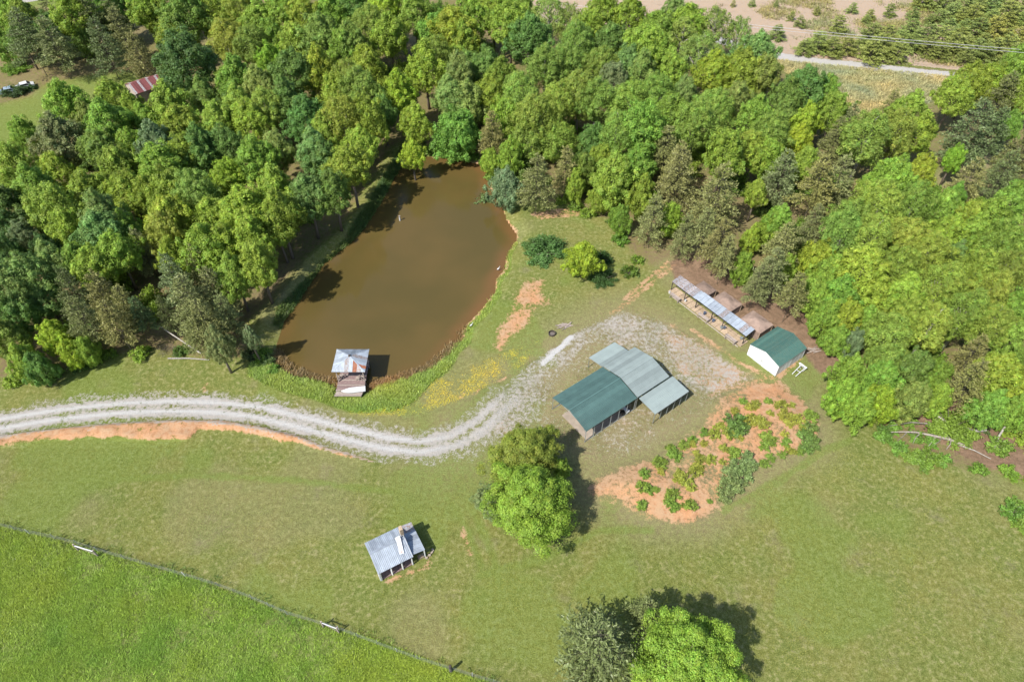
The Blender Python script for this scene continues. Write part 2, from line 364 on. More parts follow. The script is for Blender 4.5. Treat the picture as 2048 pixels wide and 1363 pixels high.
def soup(name, V, F, m, tone=None, smooth=False):
    me = bpy.data.meshes.new(name); V = np.ascontiguousarray(V, np.float32); F = np.ascontiguousarray(F, np.int32)
    k = F.shape[1]; me.vertices.add(len(V)); me.vertices.foreach_set('co', V.ravel())
    me.loops.add(F.size); me.loops.foreach_set('vertex_index', F.ravel())
    me.polygons.add(len(F)); me.polygons.foreach_set('loop_start', np.arange(0, F.size, k, dtype=np.int32))
    me.polygons.foreach_set('loop_total', np.full(len(F), k, np.int32))
    me.polygons.foreach_set('use_smooth', np.full(len(F), smooth))
    me.update(calc_edges=True)
    if m: me.materials.append(m)
    if tone is not None:
        a = me.color_attributes.new('tone', 'FLOAT_COLOR', 'POINT'); a.data.foreach_set('color', np.ascontiguousarray(tone, np.float32).ravel())
    return me

# ------------------------------------------------------------------ ground
def zones(X, Y):
    n1 = fbm(X, Y, 9, 3) - .5; n2 = fbm(X + 99, Y, 2.5, 3) - .5
    S = lambda P, w=.6, o=0.0: sm(sdf(X, Y, P) + o + n1 * 1.2, -w, w)
    rd = ldist(X, Y, ROADC); rd2 = ldist(X, Y, ROAD2); r = np.minimum(rd, rd2 + .3)
    core = sm(2.0 - r + n2 * .9, -.5, .5)
    ruts = np.maximum(0, 1 - ((rd - .95) / .42) ** 2) * core
    ruts = ruts * (1 - .75 * sm(X, -18, -6)); ruts = np.maximum(ruts, sm(2.3 - ldist(X, Y, FARROAD), -.3, .3) * .4); ruts = np.maximum(ruts, sm(.5 - ldist(X, Y, STREAK), -.15, .15))
    mid = np.exp(-(r / .40) ** 2) * .34
    grav = core * (.86 - mid + .5 * n2) * np.where(rd < rd2 + .4, 1, .62)
    halo = sm(3.7 - rd + n2 * 2.2, -.4, .8) * .46
    yard = np.maximum(S(YARDW, 1.5) * (.33 + .5 * n1 + .35 * n2), 0); yard = np.maximum(yard, S(YARD, 1.6) * (.50 + .34 * n1 + .3 * n2))
    grav = np.maximum.reduce([grav, halo, yard, sm(.5 - ldist(X, Y, STREAK), -.15, .15) * .95,
                              sm(2.3 - ldist(X, Y, FARROAD), -.3, .3), sm(2.6 - ldist(X, Y, TLROAD), -.4, .4)])
    clay = np.maximum.reduce([S(CLAYB, .5) * (.80 + .5 * n1), S(BARE, 1.8) * (.62 + .5 * n1 + .4 * n2), S(SHORECLAY, .6) * .9] + [S(p, .7) * .55 for p in SPOTS])
    for t in TRACKS: clay = np.maximum(clay, sm(.75 - ldist(X, Y, t) + n2 * .6, -.55, .55) * .52)
    pt = sdf(X, Y, PATCH); clay = np.maximum(clay, sm(pt + n1 * 3, -1.5, 2.0) * (.64 + .6 * n1 + .3 * n2))
    farb = S(FARB, 1.5)
    clay = np.maximum(clay, sm(3.6 - np.abs(ldist(X, Y, FARROAD) - 4.3) * 1.6, 0, 1.5) * farb * .66)
    lip = sm(.28 - ldist(X, Y, CLAYLIP) + n2 * .25, -.15, .15)
    sand = np.maximum.reduce([S(YARDW, 3) * (.34 + .7 * n1), S(SAND, 2.5) * .58, farb * (.80 + 1.1 * (fbm(X, Y, 14, 3) - .5)), sm(pt - 1.5 + n1 * 4, -1, 2) * .30, lip * .75])
    dryz = np.maximum.reduce([S(DRY, 2), S(YARDW, 4, 2) * .95, S(YARD, 6, 4) * .8, S(PATCH, 3, 3) * .7, S(LITTER, 3, 3) * .6, S(GAPP, 2)])
    trk = np.maximum.reduce([sm(.7 - ldist(X, Y, q_) + n2, -.5, .5) for q_ in TRK]) * .55; dryz = np.maximum(dryz, sm(fbm(X + 300, Y, 16, 3), .54, .70) * .36)
    lush = np.maximum(S(LUSH, .7, .3), S(FIELD_L, 2) * .55); lush = np.maximum.reduce([lush, S(FIELD_TL, 3) * .6, trk, sm(fbm(X, Y + 500, 13, 3), .56, .68) * .5])
    openz = sdf(X, Y, OPEN)
    forest = sm(-openz + n1 * 3 + n2 * 2, -.8, 1.6)
    for P in (FIELD_L, FIELD_TL, DRY, FARB, GAPP): forest = forest * (1 - S(P, 1.5))
    litter = np.maximum.reduce([forest * .50, S(LITTER, 1.2) * .85, S(LITTER2, 1.5) * .85])
    damz = sm(4.5 - ldist(X, Y, DAM), -1, 1); litter = litter * (1 - .45 * damz)
    pasture = S(PASTURE, .35)
    d = sdf(X, Y, POND); clay = np.maximum(clay, sm(d, -.25, .2) * .9); clay = np.maximum(clay, sm(d, -1.6, -.1) * sm(X, -16, -6) * (.62 + .8 * n1)); clay = np.maximum(clay, S(YARDW, 3) * (.30 + .9 * n1 + .3 * n2) + S(SAND, 3) * (.22 + .8 * n1))
    za = np.stack([grav, clay, dryz, np.clip(lush, 0, 1)], -1); zb = np.stack([litter, sand, ruts, pasture], -1)
    return np.clip(za, 0, 1), np.clip(zb, 0, 1), d, openz, rd, rd2
ZA, ZB, DP, OZ, RD, RD2 = zones(GX, GY)
ny, nx = GX.shape
idx = np.arange(ny * nx).reshape(ny, nx)
quads = np.stack([idx[:-1, :-1], idx[:-1, 1:], idx[1:, 1:], idx[1:, :-1]], -1).reshape(-1, 4)
def fm(a): return ((a[:-1, :-1] + a[1:, 1:]) / 2).ravel()
zone = np.zeros(len(quads), int)                       # 0 lawn
zone[fm(OZ) < 0] = 1                                   # forest floor
for P in (FIELD_L, FIELD_TL): zone[fm(sdf(GX, GY, P)) > 0] = 2
zone[fm(sdf(GX, GY, DRY)) > 0] = 3
zone[fm(sdf(GX, GY, FARB)) > 0] = 4
zone[fm(sdf(GX, GY, PASTURE)) > 0] = 5
zone[fm(sdf(GX, GY, PATCH)) > 0] = 6
zone[fm(sdf(GX, GY, CLAYB)) > 0] = 7
zone[fm(np.minimum(RD, RD2)) < 2.1] = 8
zone[fm(ldist(GX, GY, FARROAD)) < 1.9] = 9
zone[fm(ldist(GX, GY, TLROAD)) < 2.6] = 9
zone[fm(DP) > .1] = 10
znames = ['lawn', 'forest_floor', 'mown_field', 'dry_field', 'bare_ground', 'pasture', 'clay_mound', 'clay_bank', 'gravel_driveway', 'country_road', 'pond_bed']
Vall = np.stack([GX, GY, GZ], -1).reshape(-1, 3)
for k, nm in enumerate(znames):
    q = quads[zone == k]
    if not len(q): continue
    u, inv = np.unique(q, return_inverse=True); inv = inv.reshape(q.shape)
    me = soup(nm, Vall[u], inv, M_GROUND, smooth=True)
    for an, Z in (('zone_a', ZA), ('zone_b', ZB)):
        a = me.color_attributes.new(an, 'FLOAT_COLOR', 'POINT'); a.data.foreach_set('color', np.ascontiguousarray(Z.reshape(-1, 4)[u], np.float32).ravel())
    inst(nm, me)['kind'] = 'structure'
# the land beyond, out to the horizon
x0, x1, y0, y1 = xs[0], xs[-1], ys[0], ys[-1]; B = 4000
vo = [(x0, y0), (x1, y0), (x1, y1), (x0, y1), (-B, -B), (B, -B), (B, B), (-B, B)]
me = soup('surrounding_land', np.array([(a, b, 0) for a, b in vo], float), np.array([(4, 5, 1, 0), (5, 6, 2, 1), (6, 7, 3, 2), (7, 4, 0, 3)]), M_GROUND)
for an, c in (('zone_a', (0, 0, .2, .2)), ('zone_b', (.6, 0, 0, 0))):
    a = me.color_attributes.new(an, 'FLOAT_COLOR', 'POINT'); a.data.foreach_set('color', np.tile(np.array(c, np.float32), 8))
inst('surrounding_land', me)['kind'] = 'structure'

# ------------------------------------------------------------------ pond water
def water():
    m, nt, b = new_mat('muddy_water')
    co = N(nt, 'ShaderNodeTexCoord').outputs['Object']
    vc = N(nt, 'ShaderNodeVertexColor', layer_name='shallow')
    c = mixc(nt, rampf(nt, noise(nt, co, .05, 3), .35, .65), (.076, .058, .018), (.094, .066, .021))
    c = mixc(nt, vc.outputs[0], c, (.145, .072, .028))
    nt.links.new(c, b.inputs['Base Color']); b.inputs['Roughness'].default_value = .06; b.inputs['IOR'].default_value = 1.33
    b.inputs['Specular IOR Level'].default_value = .5
    rn = N(nt, 'ShaderNodeMapRange'); nt.links.new(noise(nt, co, .045, 4, .6), rn.inputs[0]); rn.inputs[1].default_value = .35; rn.inputs[2].default_value = .65; rn.inputs[3].default_value = .03; rn.inputs[4].default_value = .22; nt.links.new(rn.outputs[0], b.inputs['Roughness'])
    bp = N(nt, 'ShaderNodeBump', Strength=.25, Distance=.02); nt.links.new(noise(nt, co, 2.2, 3), bp.inputs['Height']); nt.links.new(bp.outputs[0], b.inputs['Normal'])
    mk = (fm(DP) > -1.6); q = quads[mk]; u, inv = np.unique(q, return_inverse=True); inv = inv.reshape(q.shape)
    V = Vall[u].copy(); V[:, 2] = WATER_Z
    me = soup('pond_water', V, inv, m, smooth=True)
    d = DP.reshape(-1)[u]; X, Y = V[:, 0], V[:, 1]
    east = sm(X, -22, -4)
    s = sm(-d, -3.2, -.3) * (.25 + .75 * east) * (.6 + .8 * (fbm(X, Y, 5, 3) - .4))
    s = np.clip(s, 0, 1); a = me.color_attributes.new('shallow', 'FLOAT_COLOR', 'POINT')
    a.data.foreach_set('color', np.repeat(s[:, None], 4, 1).astype(np.float32).ravel())
    inst('pond_water', me)['kind'] = 'structure'
water()

# ------------------------------------------------------------------ tree kinds (meshes shared between alike trees)
def leaf_cards(P, Nn, size, g, stretch=1.0):
    """rhombic leaf sprays: centres P, normals Nn, sizes"""
    n = len(P); a = g.normal(size=(n, 3)); t = np.cross(Nn, a); t /= np.linalg.norm(t, axis=1)[:, None] + 1e-9
    b = np.cross(Nn, t); s = (size * g.uniform(.65, 1.35, n))[:, None]
    V = np.stack([P - t * s * stretch, P - b * s * .62 + Nn * s * .18, P + t * s * stretch, P + b * s * .62 + Nn * s * .12], 1).reshape(-1, 3)
    return V, np.arange(4 * n).reshape(n, 4)
def unit(v): return v / (np.linalg.norm(v, axis=-1, keepdims=True) + 1e-9)
def crown_mesh(name, seed, lobes=46, subs=15, leaves=15, leaf=.052, gappy=0.0, conical=0.0, mat_=None):
    g = np.random.default_rng(seed)
    i = np.arange(lobes) + .5; ph = i * 2.39996 + g.uniform(-.7, .7, lobes); zc = 1 - 1.75 * i / lobes + g.uniform(-.16, .16, lobes); zc = np.clip(zc, -.9, .98)
    rr = np.sqrt(1 - zc ** 2) * (1 - conical * np.clip(zc + .2, 0, 1) * .55)
    bump = 1 + .20 * np.sin(ph * 2 + seed) + .16 * np.sin(ph * 3 + zc * 4 + seed * 2)
    rad = g.uniform(.50, 1.0, lobes) * bump
    C = np.stack([np.cos(ph) * rr * rad, np.sin(ph) * rr * rad, zc * g.uniform(.62, 1.02, lobes)], 1)
    lr = g.uniform(.08, .21, lobes) * np.where(g.random(lobes) < .25, .6, 1); keep = g.random(lobes) > gappy; C, lr = C[keep], lr[keep]
    L = len(C); D = unit(g.normal(size=(L, subs, 3)) + unit(C)[:, None] * .75 + [0, 0, .45])
    S = C[:, None] + D * (lr[:, None, None] * g.uniform(.7, 1.05, (L, subs, 1)))
    sr = g.uniform(.045, .085, (L, subs, 1, 1))
    off = unit(g.normal(size=(L, subs, leaves, 3)) + D[:, :, None] * .7)
    P = S[:, :, None] + off * sr * g.uniform(.4, 1.6, (L, subs, leaves, 1))
    Nn = unit(off * .8 + D[:, :, None] * .5 + g.normal(size=off.shape) * .38 + [0, 0, .35])
    tone = np.ones((L, subs, leaves, 4)); tone[..., :3] *= (1 + g.normal(size=(L, 1, 1, 1)) * .10) * (1 + g.normal(size=(L, subs, 1, 1)) * .13)
    tone[..., 0] *= 1 + g.normal(size=(L, subs, 1)) * .07
    P, Nn, tone = P.reshape(-1, 3), Nn.reshape(-1, 3), tone.reshape(-1, 4)
    nf_ = int(len(P) * (.32 if leaf > .020 else .12)); df = unit(g.normal(size=(nf_, 3)) + [0, 0, .5]); aa = np.arctan2(df[:, 1], df[:, 0]); zz = df[:, 2]      # loose sprays between the clumps
    rf = (1 + .20 * np.sin(aa * 2 + seed) + .16 * np.sin(aa * 3 + zz * 4 + seed * 2)) * (1 - conical * np.clip(zz + .2, 0, 1) * .55) * g.uniform(.55, .95, nf_)
    P = np.vstack([P, np.stack([df[:, 0] * rf, df[:, 1] * rf, df[:, 2] * g.uniform(.6, .95, nf_)], 1)]); Nn = np.vstack([Nn, unit(df * .6 + g.normal(size=(nf_, 3)) * .6 + [0, 0, .3])])
    tf = np.ones((nf_, 4)); tf[:, :3] *= .95 + .1 * g.normal(size=(nf_, 1)); tone = np.vstack([tone, tf])
    V, F = leaf_cards(P, Nn, np.full(len(P), leaf), g)
    return soup(name, V, F, mat_ or M_LEAF, np.repeat(tone, 4, 0)), C
def limbs_mesh(name, seed, C, m, zc=.62, vs=.36, rs=.26, thick=1.0):
    """trunk and limbs for a tree one metre tall, scaled up later; C = lobe centres in crown units"""
    g = np.random.default_rng(seed); b = MB(); bend = g.uniform(-.02, .02, 2)
    top = (bend[0] * 2, bend[1] * 2, .86)
    tr = [(0, 0, -.02), (bend[0], bend[1], .3), (bend[0] * .5, bend[1] * 1.5, .58), top]
    b.tube(tr, [.021 * thick, .015 * thick, .011 * thick, .003], 7)
    for c in C[::max(1, len(C) // 16)]:
        tip = np.array([c[0] * rs * .9, c[1] * rs * .9, zc + c[2] * vs * .85]); z0 = max(.22, tip[2] - .10 - .5 * math.hypot(tip[0], tip[1]))
        base = np.array([bend[0] * z0, bend[1] * z0, z0]); midp = base * .45 + tip * .55 + g.normal(size=3) * .012
        b.tube([base, midp, tip], [.007 * thick, .0045 * thick, .0015], 4)
    return b.mesh(name, m, True)
BROAD = []
for k, (lo, su, le, lf, gp, cn) in enumerate([(100, 10, 25, .029, 0, .2), (84, 11, 26, .031, .05, .7), (115, 9, 24, .028, .08, .4), (95, 10, 25, .030, 0, 1.0),
                                             (80, 12, 25, .031, .08, .1), (110, 10, 23, .028, .1, .8), (96, 10, 25, .029, .04, .5)]):
    me, C = crown_mesh('broad_crown', 100 + k, lo, su, le, lf, gp, cn); BROAD.append((me, limbs_mesh('broad_trunk', 200 + k, C, M_BARK)))
SPARSE = []
for k in range(2):
    me, C = crown_mesh('sparse_crown', 150 + k, 90, 9, 13, .028, .25, .3); SPARSE.append((me, limbs_mesh('pale_trunk', 250 + k, C, M_PALEBARK, thick=1.6)))
BIG = []
for k in range(2):
    me, C = crown_mesh('big_crown', 190 + k, 125, 17, 32, .0185, .04, .35); BIG.append((me, limbs_mesh('broad_trunk', 290 + k, C, M_BARK)))
FEATH = []                                     # fine leaved, feathery tops (right-hand woods)
for k in range(3):
    me, C = crown_mesh('feathery_crown', 170 + k, 130, 10, 22, .024, .1, .2); FEATH.append((me, limbs_mesh('slender_trunk', 270 + k, C, M_PALEBARK, thick=1.1)))

def pine_meshes(seed, nb=64, z0=.22, droop=.12, wid=1.0, tuft=1.0, dens=1.0, power=.75):
    g = np.random.default_rng(seed); wb = MB()
    wb.tube([(0, 0, -.02), (.01, -.01, .5), (.0, .0, .98)], [.016, .010, .002], 6)
    Ps, Ds, T = [], [], []
    for i in range(nb):
        t = (i + .5) / nb; z = z0 + (1 - z0) * t; a = i * 2.39996 + g.uniform(-.5, .5)
        L = (1 - t) ** power * g.uniform(.62, 1.08) * .88 + .10
        if g.random() < .1: L *= .5
        dirv = np.array([math.cos(a), math.sin(a), 0]); side = np.array([-math.sin(a), math.cos(a), 0]); rise = g.uniform(-.02, .06)
        def bp(s): return dirv * L * s + np.array([0, 0, z + rise * s - droop * .3 * L * s * s])
        wb.tube([bp(0), bp(.5), bp(1)], [.0052, .0032, .0012], 3)
        n2 = int((3 + L * 8) * dens)
        for j in range(n2):
            s = .28 + .72 * (j + .5) / n2; sg = 1 if j % 2 else -1; l2 = L * (.42 - .25 * s) * g.uniform(.6, 1.3) + .05
            d2 = unit(dirv * g.uniform(.5, .9) + side * sg * g.uniform(.5, 1.0) + np.array([0, 0, g.uniform(-.02, .06)])); p0 = bp(s)
            if j % 2 == 0: wb.tube([p0, p0 + d2 * l2 * np.array([1, 1, .5])], [.0028, .001], 3)
            nt_ = max(2, int(l2 / .055))
            for q in range(nt_):
                c = p0 + d2 * l2 * (q + .8) / nt_ * np.array([1, 1, .5])
                for r_ in range(4):
                    Ps.append(c + g.normal(size=3) * [.016, .016, .008]); Ds.append(unit(d2 * .8 + g.normal(size=3) * [.55, .55, .45] + [0, 0, .15])); T.append(1 + g.normal() * .05 + .12 * (s - .6))
    P, D, T = np.array(Ps), np.array(Ds), np.array(T)
    n = len(P); up = unit(np.cross(D, g.normal(size=(n, 3)))); s = (.040 * tuft * g.uniform(.7, 1.4, n))[:, None]; w = s * .27
    dz = np.array([1, 1, .45])
    V = np.stack([P - D * s * .4 * dz, P - up * w * dz, P + D * s * dz, P + up * w * dz], 1).reshape(-1, 3)
    tone = np.ones((n, 4)); tone[:, :3] *= T[:, None]
    return soup('pine_crown', V, np.arange(4 * n).reshape(n, 4), M_NEEDLE, np.repeat(tone, 4, 0)), wb.mesh('pine_trunk', M_TWIG, True)
PINES = [pine_meshes(300 + k, 70, .18 + .05 * k, .15, tuft=1.25, dens=1.25) for k in range(4)]
YPINES = [pine_meshes(330 + k, 44, .04, .0, tuft=1.9, dens=1.2, power=.55) for k in range(3)]
def bush_mesh(seed, n=900, spiky=.6, leaf=.085, flat=.8):
    g = np.random.default_rng(seed); nb = 26
    D = unit(g.normal(size=(nb, 3)) * [1, 1, .7] + [0, 0, .35]); D[:, 2] = np.abs(D[:, 2]); L = g.uniform(.6, 1.05, nb)
    k = g.integers(0, nb, n); s = g.uniform(.25, 1, n) ** .7
    P = D[k] * (L[k] * s)[:, None] + g.normal(size=(n, 3)) * .085; P[:, 2] = np.abs(P[:, 2]) * flat + .02
    Nn = unit(g.normal(size=(n, 3)) * .7 + D[k] * (1 - spiky) + [0, 0, .5]); V, F = leaf_cards(P, Nn, np.full(n, leaf), g, 1.1)
    tone = np.ones((n, 4)); tone[:, :3] *= (1 + g.normal(size=(n, 1)) * .1) * (1 + g.normal(size=nb)[k][:, None] * .12)
    return soup('bush_foliage', V, F, M_LEAF, np.repeat(tone, 4, 0))
BUSH = [bush_mesh(400 + k, n=1300) for k in range(4)]
def stem_mesh(seed):
    g = np.random.default_rng(seed); b = MB()
    for i in range(9):
        a = i * .7; b.tube([(0, 0, -.05), (math.cos(a) * .35, math.sin(a) * .35, .35), (math.cos(a) * .7, math.sin(a) * .7, .6)], [.03, .02, .008], 4)
    return b.mesh('bush_stems', M_TWIG, True)
BIGBUSH = [bush_mesh(440 + k, n=7500, leaf=.036) for k in range(2)]
STEMS = stem_mesh(5)

PALETTE = {  # colour word, leaf albedo
    'G': ('mid green', (.222, .330, .050)), 'L': ('light yellow-green', (.240, .345, .048)), 'D': ('dark green', (.158, .250, .054)),
    'X': ('very dark green', (.082, .152, .040)), 'B': ('blue-green', (.195, .285, .078)), 'Y': ('bright lime green', (.275, .385, .040)),
    'O': ('olive green', (.235, .315, .058)), 'F': ('feathery yellow-green', (.235, .320, .056)),
    'P': ('olive brown', (.195, .212, .080)), 'Q': ('dark olive', (.125, .158, .058)), 'K': ('grey-green', (.180, .240, .110)), 'S': ('pale thin-leaved', (.23, .32, .08)), 'J': ('young olive', (.200, .245, .065))}
ZONES = [(60, 60, 'in the far top left woods'), (200, 100, 'behind the mown field at left'), (60, 330, 'before the mown field at left'), (180, 270, 'right of the mown field'),
    (300, 230, 'near the red barn roof'), (400, 110, 'behind the red barn roof'), (560, 60, 'in the far woods at top'), (720, 70, 'in the far woods above the pond'), (900, 60, 'in the far woods right of pond tip'),
    (1040, 60, 'by the bare ground at top'), (560, 210, 'in the woods left of pond tip'), (730, 230, 'along the upper dam'), (900, 210, 'at the far tip of the pond'), (1010, 330, 'on the right shore of the pond'),
    (620, 370, 'along the middle of the dam'), (480, 400, 'left of the lower dam'), (420, 270, 'deep in the left woods'), (240, 360, 'in the middle of the left woods'), (60, 460, 'at the left picture edge'),
    (200, 500, 'in the lower left woods'), (60, 650, 'left above the driveway bend'), (130, 720, 'by the verge above the driveway'), (250, 620, 'in the pine clump above driveway'), (420, 600, 'at the lower end of dam'),
    (1130, 150, 'in the woods left of top centre'), (1260, 60, 'at the edge of bare ground'), (1150, 290, 'in the woods right of the pond'), (1300, 190, 'in the woods right of top centre'), (1430, 110, 'left of the country road end'),
    (1200, 400, 'behind the grassy clearing'), (1330, 330, 'in the woods above the shelter'), (1300, 460, 'behind the round bushes'), (1430, 480, 'just behind the tin shelter'), (1520, 560, 'above the tarp pens'),
    (1450, 230, 'in the woods below the country road'), (1600, 200, 'left of the dry field'), (1620, 320, 'in the woods below the dry field'), (1740, 290, 'under the dry field'), (1560, 420, 'among the pines behind shelter'),
    (1850, 240, 'right of the dry field'), (1990, 180, 'at right edge by country road'), (1900, 380, 'around the brown gap at right'), (2000, 400, 'at upper right picture edge'), (1750, 440, 'in the upper right woods'),
    (1700, 560, 'above the white shed'), (1850, 560, 'in the middle right woods'), (1990, 560, 'at middle right picture edge'), (1680, 680, 'right of the white shed'), (1820, 700, 'in the lower right woods'),
    (1720, 800, 'at the lawn corner right of shed'), (1880, 800, 'above the fallen tree'), (2000, 780, 'above fallen tree at picture edge'), (1600, 40, 'on the pink bare ground'), (1750, 70, 'above the country road'), (1900, 60, 'over the road bend at right'), (1990, 30, 'in top right corner'), (1850, 20, 'left of top right corner'), (1840, 100, 'above the middle road at right'), (1960, 100, 'right above the end of visible road'), (2050, 100, 'at upper right edge'), (1690, 30, 'in the pink ground scrub')]
ORD = ['leftmost', 'second', 'third', 'fourth', 'fifth', 'sixth', 'seventh', 'eighth', 'ninth', 'tenth', 'eleventh', 'twelfth', 'thirteenth', 'fourteenth', 'fifteenth', 'sixteenth', 'seventeenth', 'eighteenth', 'nineteenth', 'twentieth', 'twenty-first', 'twenty-second', 'twenty-third']
TREES = []                                    # filled first, then named so that every label singles out one tree
def census(off, sc, rows):
    for t in rows.split():
        a, b, r, k = t.split(','); TREES.append([off[0] + float(a) / sc, off[1] + float(b) / sc, float(r) / sc, k])
census((0, 0), 2.926, '60,100,90,G 150,120,100,G 430,90,110,L 300,110,70,P 180,260,130,Q 330,290,120,P 560,150,110,Q 680,120,90,P 620,290,120,Q 720,210,100,P 820,350,95,P 560,30,60,G 700,30,90,D 860,60,90,G 960,120,110,G '
  '1100,110,130,D 1230,90,110,G 1390,60,110,O 1520,130,110,G 1650,90,120,G 1780,110,120,G 1930,90,120,G 1020,240,120,G 1090,380,165,X 1330,240,110,O 1480,270,100,O 1590,240,90,G 1590,370,80,Y 1720,260,100,G 1880,240,120,D 2000,300,100,G '
  '1390,470,120,G 1520,520,110,B 1720,440,120,D 1870,420,110,L 1980,560,110,L 1680,600,120,D 1560,650,110,O 1400,620,100,G 1000,640,125,L 1190,560,90,D 660,565,82,G 390,625,112,G 520,700,80,B 640,740,140,G 790,655,82,G 860,720,90,G '
  '1060,740,120,G 1280,720,110,G 1460,720,110,L 1790,700,120,D 150,800,76,L 360,830,140,K 600,880,110,D 700,1000,120,G 920,850,105,K 770,870,90,L 940,980,125,L 1080,900,100,G 1180,880,110,D 1320,850,100,D 1500,950,120,L 1620,880,100,B '
  '1850,900,120,B 1980,800,110,L 1980,960,90,D 110,985,110,G 220,1120,140,G 330,1000,90,L 50,1230,130,X 340,1250,140,G 520,1130,120,G 620,1290,140,B 760,1130,110,G 1010,1140,120,L 1150,1150,130,O 1340,1040,90,Y 1000,1280,130,L 1250,1270,110,L '
  '1440,1250,150,L 1620,1130,130,G 1720,1280,140,L 1880,1170,130,B 880,1160,100,G')
census((0, 0), 2.926, '40,270,75,G 390,230,80,D 300,170,70,D 640,180,70,G 130,230,70,D 500,250,70,D')
census((680, 0), 2.926, '60,60,110,D 60,260,110,D 260,70,120,Y 180,170,110,O 290,220,100,G 440,80,120,G 560,190,90,G 660,180,120,G 560,330,90,O 760,110,110,L 720,250,90,G 900,50,110,G 1000,150,115,G 1110,230,120,D 1050,50,90,G 1230,90,110,S 1330,140,80,S '
  '1540,100,110,G 1690,110,120,L 1450,190,100,G 1850,190,110,G 1960,90,90,B 2000,210,100,S 1780,300,130,G 1580,260,110,D 1380,270,120,O 1200,400,120,O 1330,400,100,O 1530,400,110,O 1680,400,100,B 1400,560,120,O 860,400,100,D 740,390,85,D '
  '500,400,120,L 160,400,110,L 60,500,110,O 200,560,130,O 100,730,140,O 240,720,120,G 420,560,110,Y 520,700,110,L 700,450,110,B 640,570,105,B 740,640,130,B 680,770,140,G 500,860,80,Y 880,560,85,L 940,460,90,G 1050,570,120,O 970,720,120,L 1140,700,120,F '
  '1280,600,110,O 1100,820,120,F 1270,830,110,F 1500,590,120,F 1600,500,100,K 1760,430,110,B 1700,600,120,F 1850,560,110,F 1930,420,90,G 1990,560,70,B 1930,690,120,G 1760,760,130,G 1620,780,110,F 1480,850,100,D 1420,1020,90,D 1375,1090,65,L '
  '1530,960,80,L 1600,1060,140,G 1740,980,120,G 1770,1150,95,G 1540,1150,80,L 1900,900,100,P 1970,1060,140,P 1830,1290,95,P 1930,1290,70,L 890,800,85,P 1000,920,85,L 1150,1090,120,P 970,1090,100,K 1320,1010,90,P 880,930,55,L 1640,1290,60,G '
  '40,1150,120,D 140,1000,130,L 200,870,110,L 330,680,80,D')
census((1348, 0), 2.926, '70,150,110,G 240,160,110,S 370,210,80,S 150,320,110,S 480,320,110,B 390,430,110,G 230,430,110,L 520,450,100,B 60,560,80,B 760,540,115,D 650,590,100,D 880,560,90,G 930,660,95,G 230,650,110,O 350,600,100,B 470,690,95,G 640,680,85,D '
  '560,790,110,O 770,720,85,Y 720,840,80,Y 120,740,120,O 300,900,130,G 440,880,100,G 540,930,85,L 770,960,75,G 20,990,100,P 250,1170,150,P 480,1130,65,G 620,1060,120,P 820,1120,140,P 950,1080,110,P 620,1290,75,L 930,850,95,P 1010,760,85,P '
  '1130,810,140,O 1290,790,120,O 1380,640,85,G 1430,780,105,L 1250,650,60,P 1640,560,105,G 1740,490,90,G 1850,480,90,G 1900,600,105,Q 1720,800,150,Q 1850,800,105,Q 1640,930,55,Y 2010,380,80,G 2020,560,85,G 1960,740,65,G 2000,930,115,Q '
  '1700,1100,110,P 1900,1050,105,Q 1640,1150,60,G 1960,1190,100,G 1850,1280,110,G 1280,1060,130,G 1440,1010,90,L 1190,1070,85,G 1180,1220,140,F 1400,1210,115,F 1040,1290,105,F 1560,1230,105,G 1710,1290,95,L')
census((1348, 0), 2.926, '610,180,55,J 740,120,40,J 690,90,28,J 770,265,60,J 850,230,80,J 930,260,75,J 970,130,65,J 1090,250,50,J 1150,80,38,J 1250,200,90,J 1320,290,80,J 1400,240,75,J 1500,260,75,J 1570,290,65,J 1650,250,95,J 1720,320,60,J 1050,40,36,J '
  '1270,50,46,J 1410,70,46,J 1500,110,38,J 1560,90,52,J 1640,60,72,J 1760,80,90,J 1880,150,100,J 1960,60,90,J 2020,200,75,J 1820,230,55,J 1950,340,50,J 600,18,18,J 350,15,18,J 460,10,24,J 840,60,26,J 1700,150,60,J 1860,30,80,J 1130,110,30,J')
census((1348, 440), 2.926, '60,100,80,P 170,90,100,P 260,170,115,P 290,240,85,P 400,290,68,L 450,120,60,L 560,60,80,L 620,180,110,P 560,330,110,P 650,290,55,G 800,60,85,P 690,460,95,P 480,400,80,P 980,80,115,F 1150,120,130,F 1350,130,120,F 1480,210,120,F '
  '1600,80,100,L 1760,80,105,L 1900,140,115,F 1970,300,110,F 1640,210,65,B 830,250,100,L 900,340,110,L 1100,300,120,L 1290,300,120,F 810,450,100,L 960,450,120,L 1150,450,125,L 1350,430,110,L 1560,400,120,F 1750,330,120,F 1850,440,110,F 2000,520,90,G '
  '880,590,90,G 1000,580,95,L 950,710,75,G 1040,730,60,K 1110,600,85,G 1250,700,140,F 1370,590,100,F 1500,620,120,F 1700,560,120,F 1850,620,120,O 1960,700,100,G 1720,820,95,P 1700,980,115,P 1020,900,100,L 980,1040,95,L 1080,1110,95,L 1200,950,110,L '
  '1190,1080,95,Y 1390,880,110,D 1530,930,85,G 1380,1060,100,B 1530,1060,75,L 1870,900,110,G 1980,1000,110,L 1840,1100,110,G 1980,1130,90,G 1230,830,90,F')
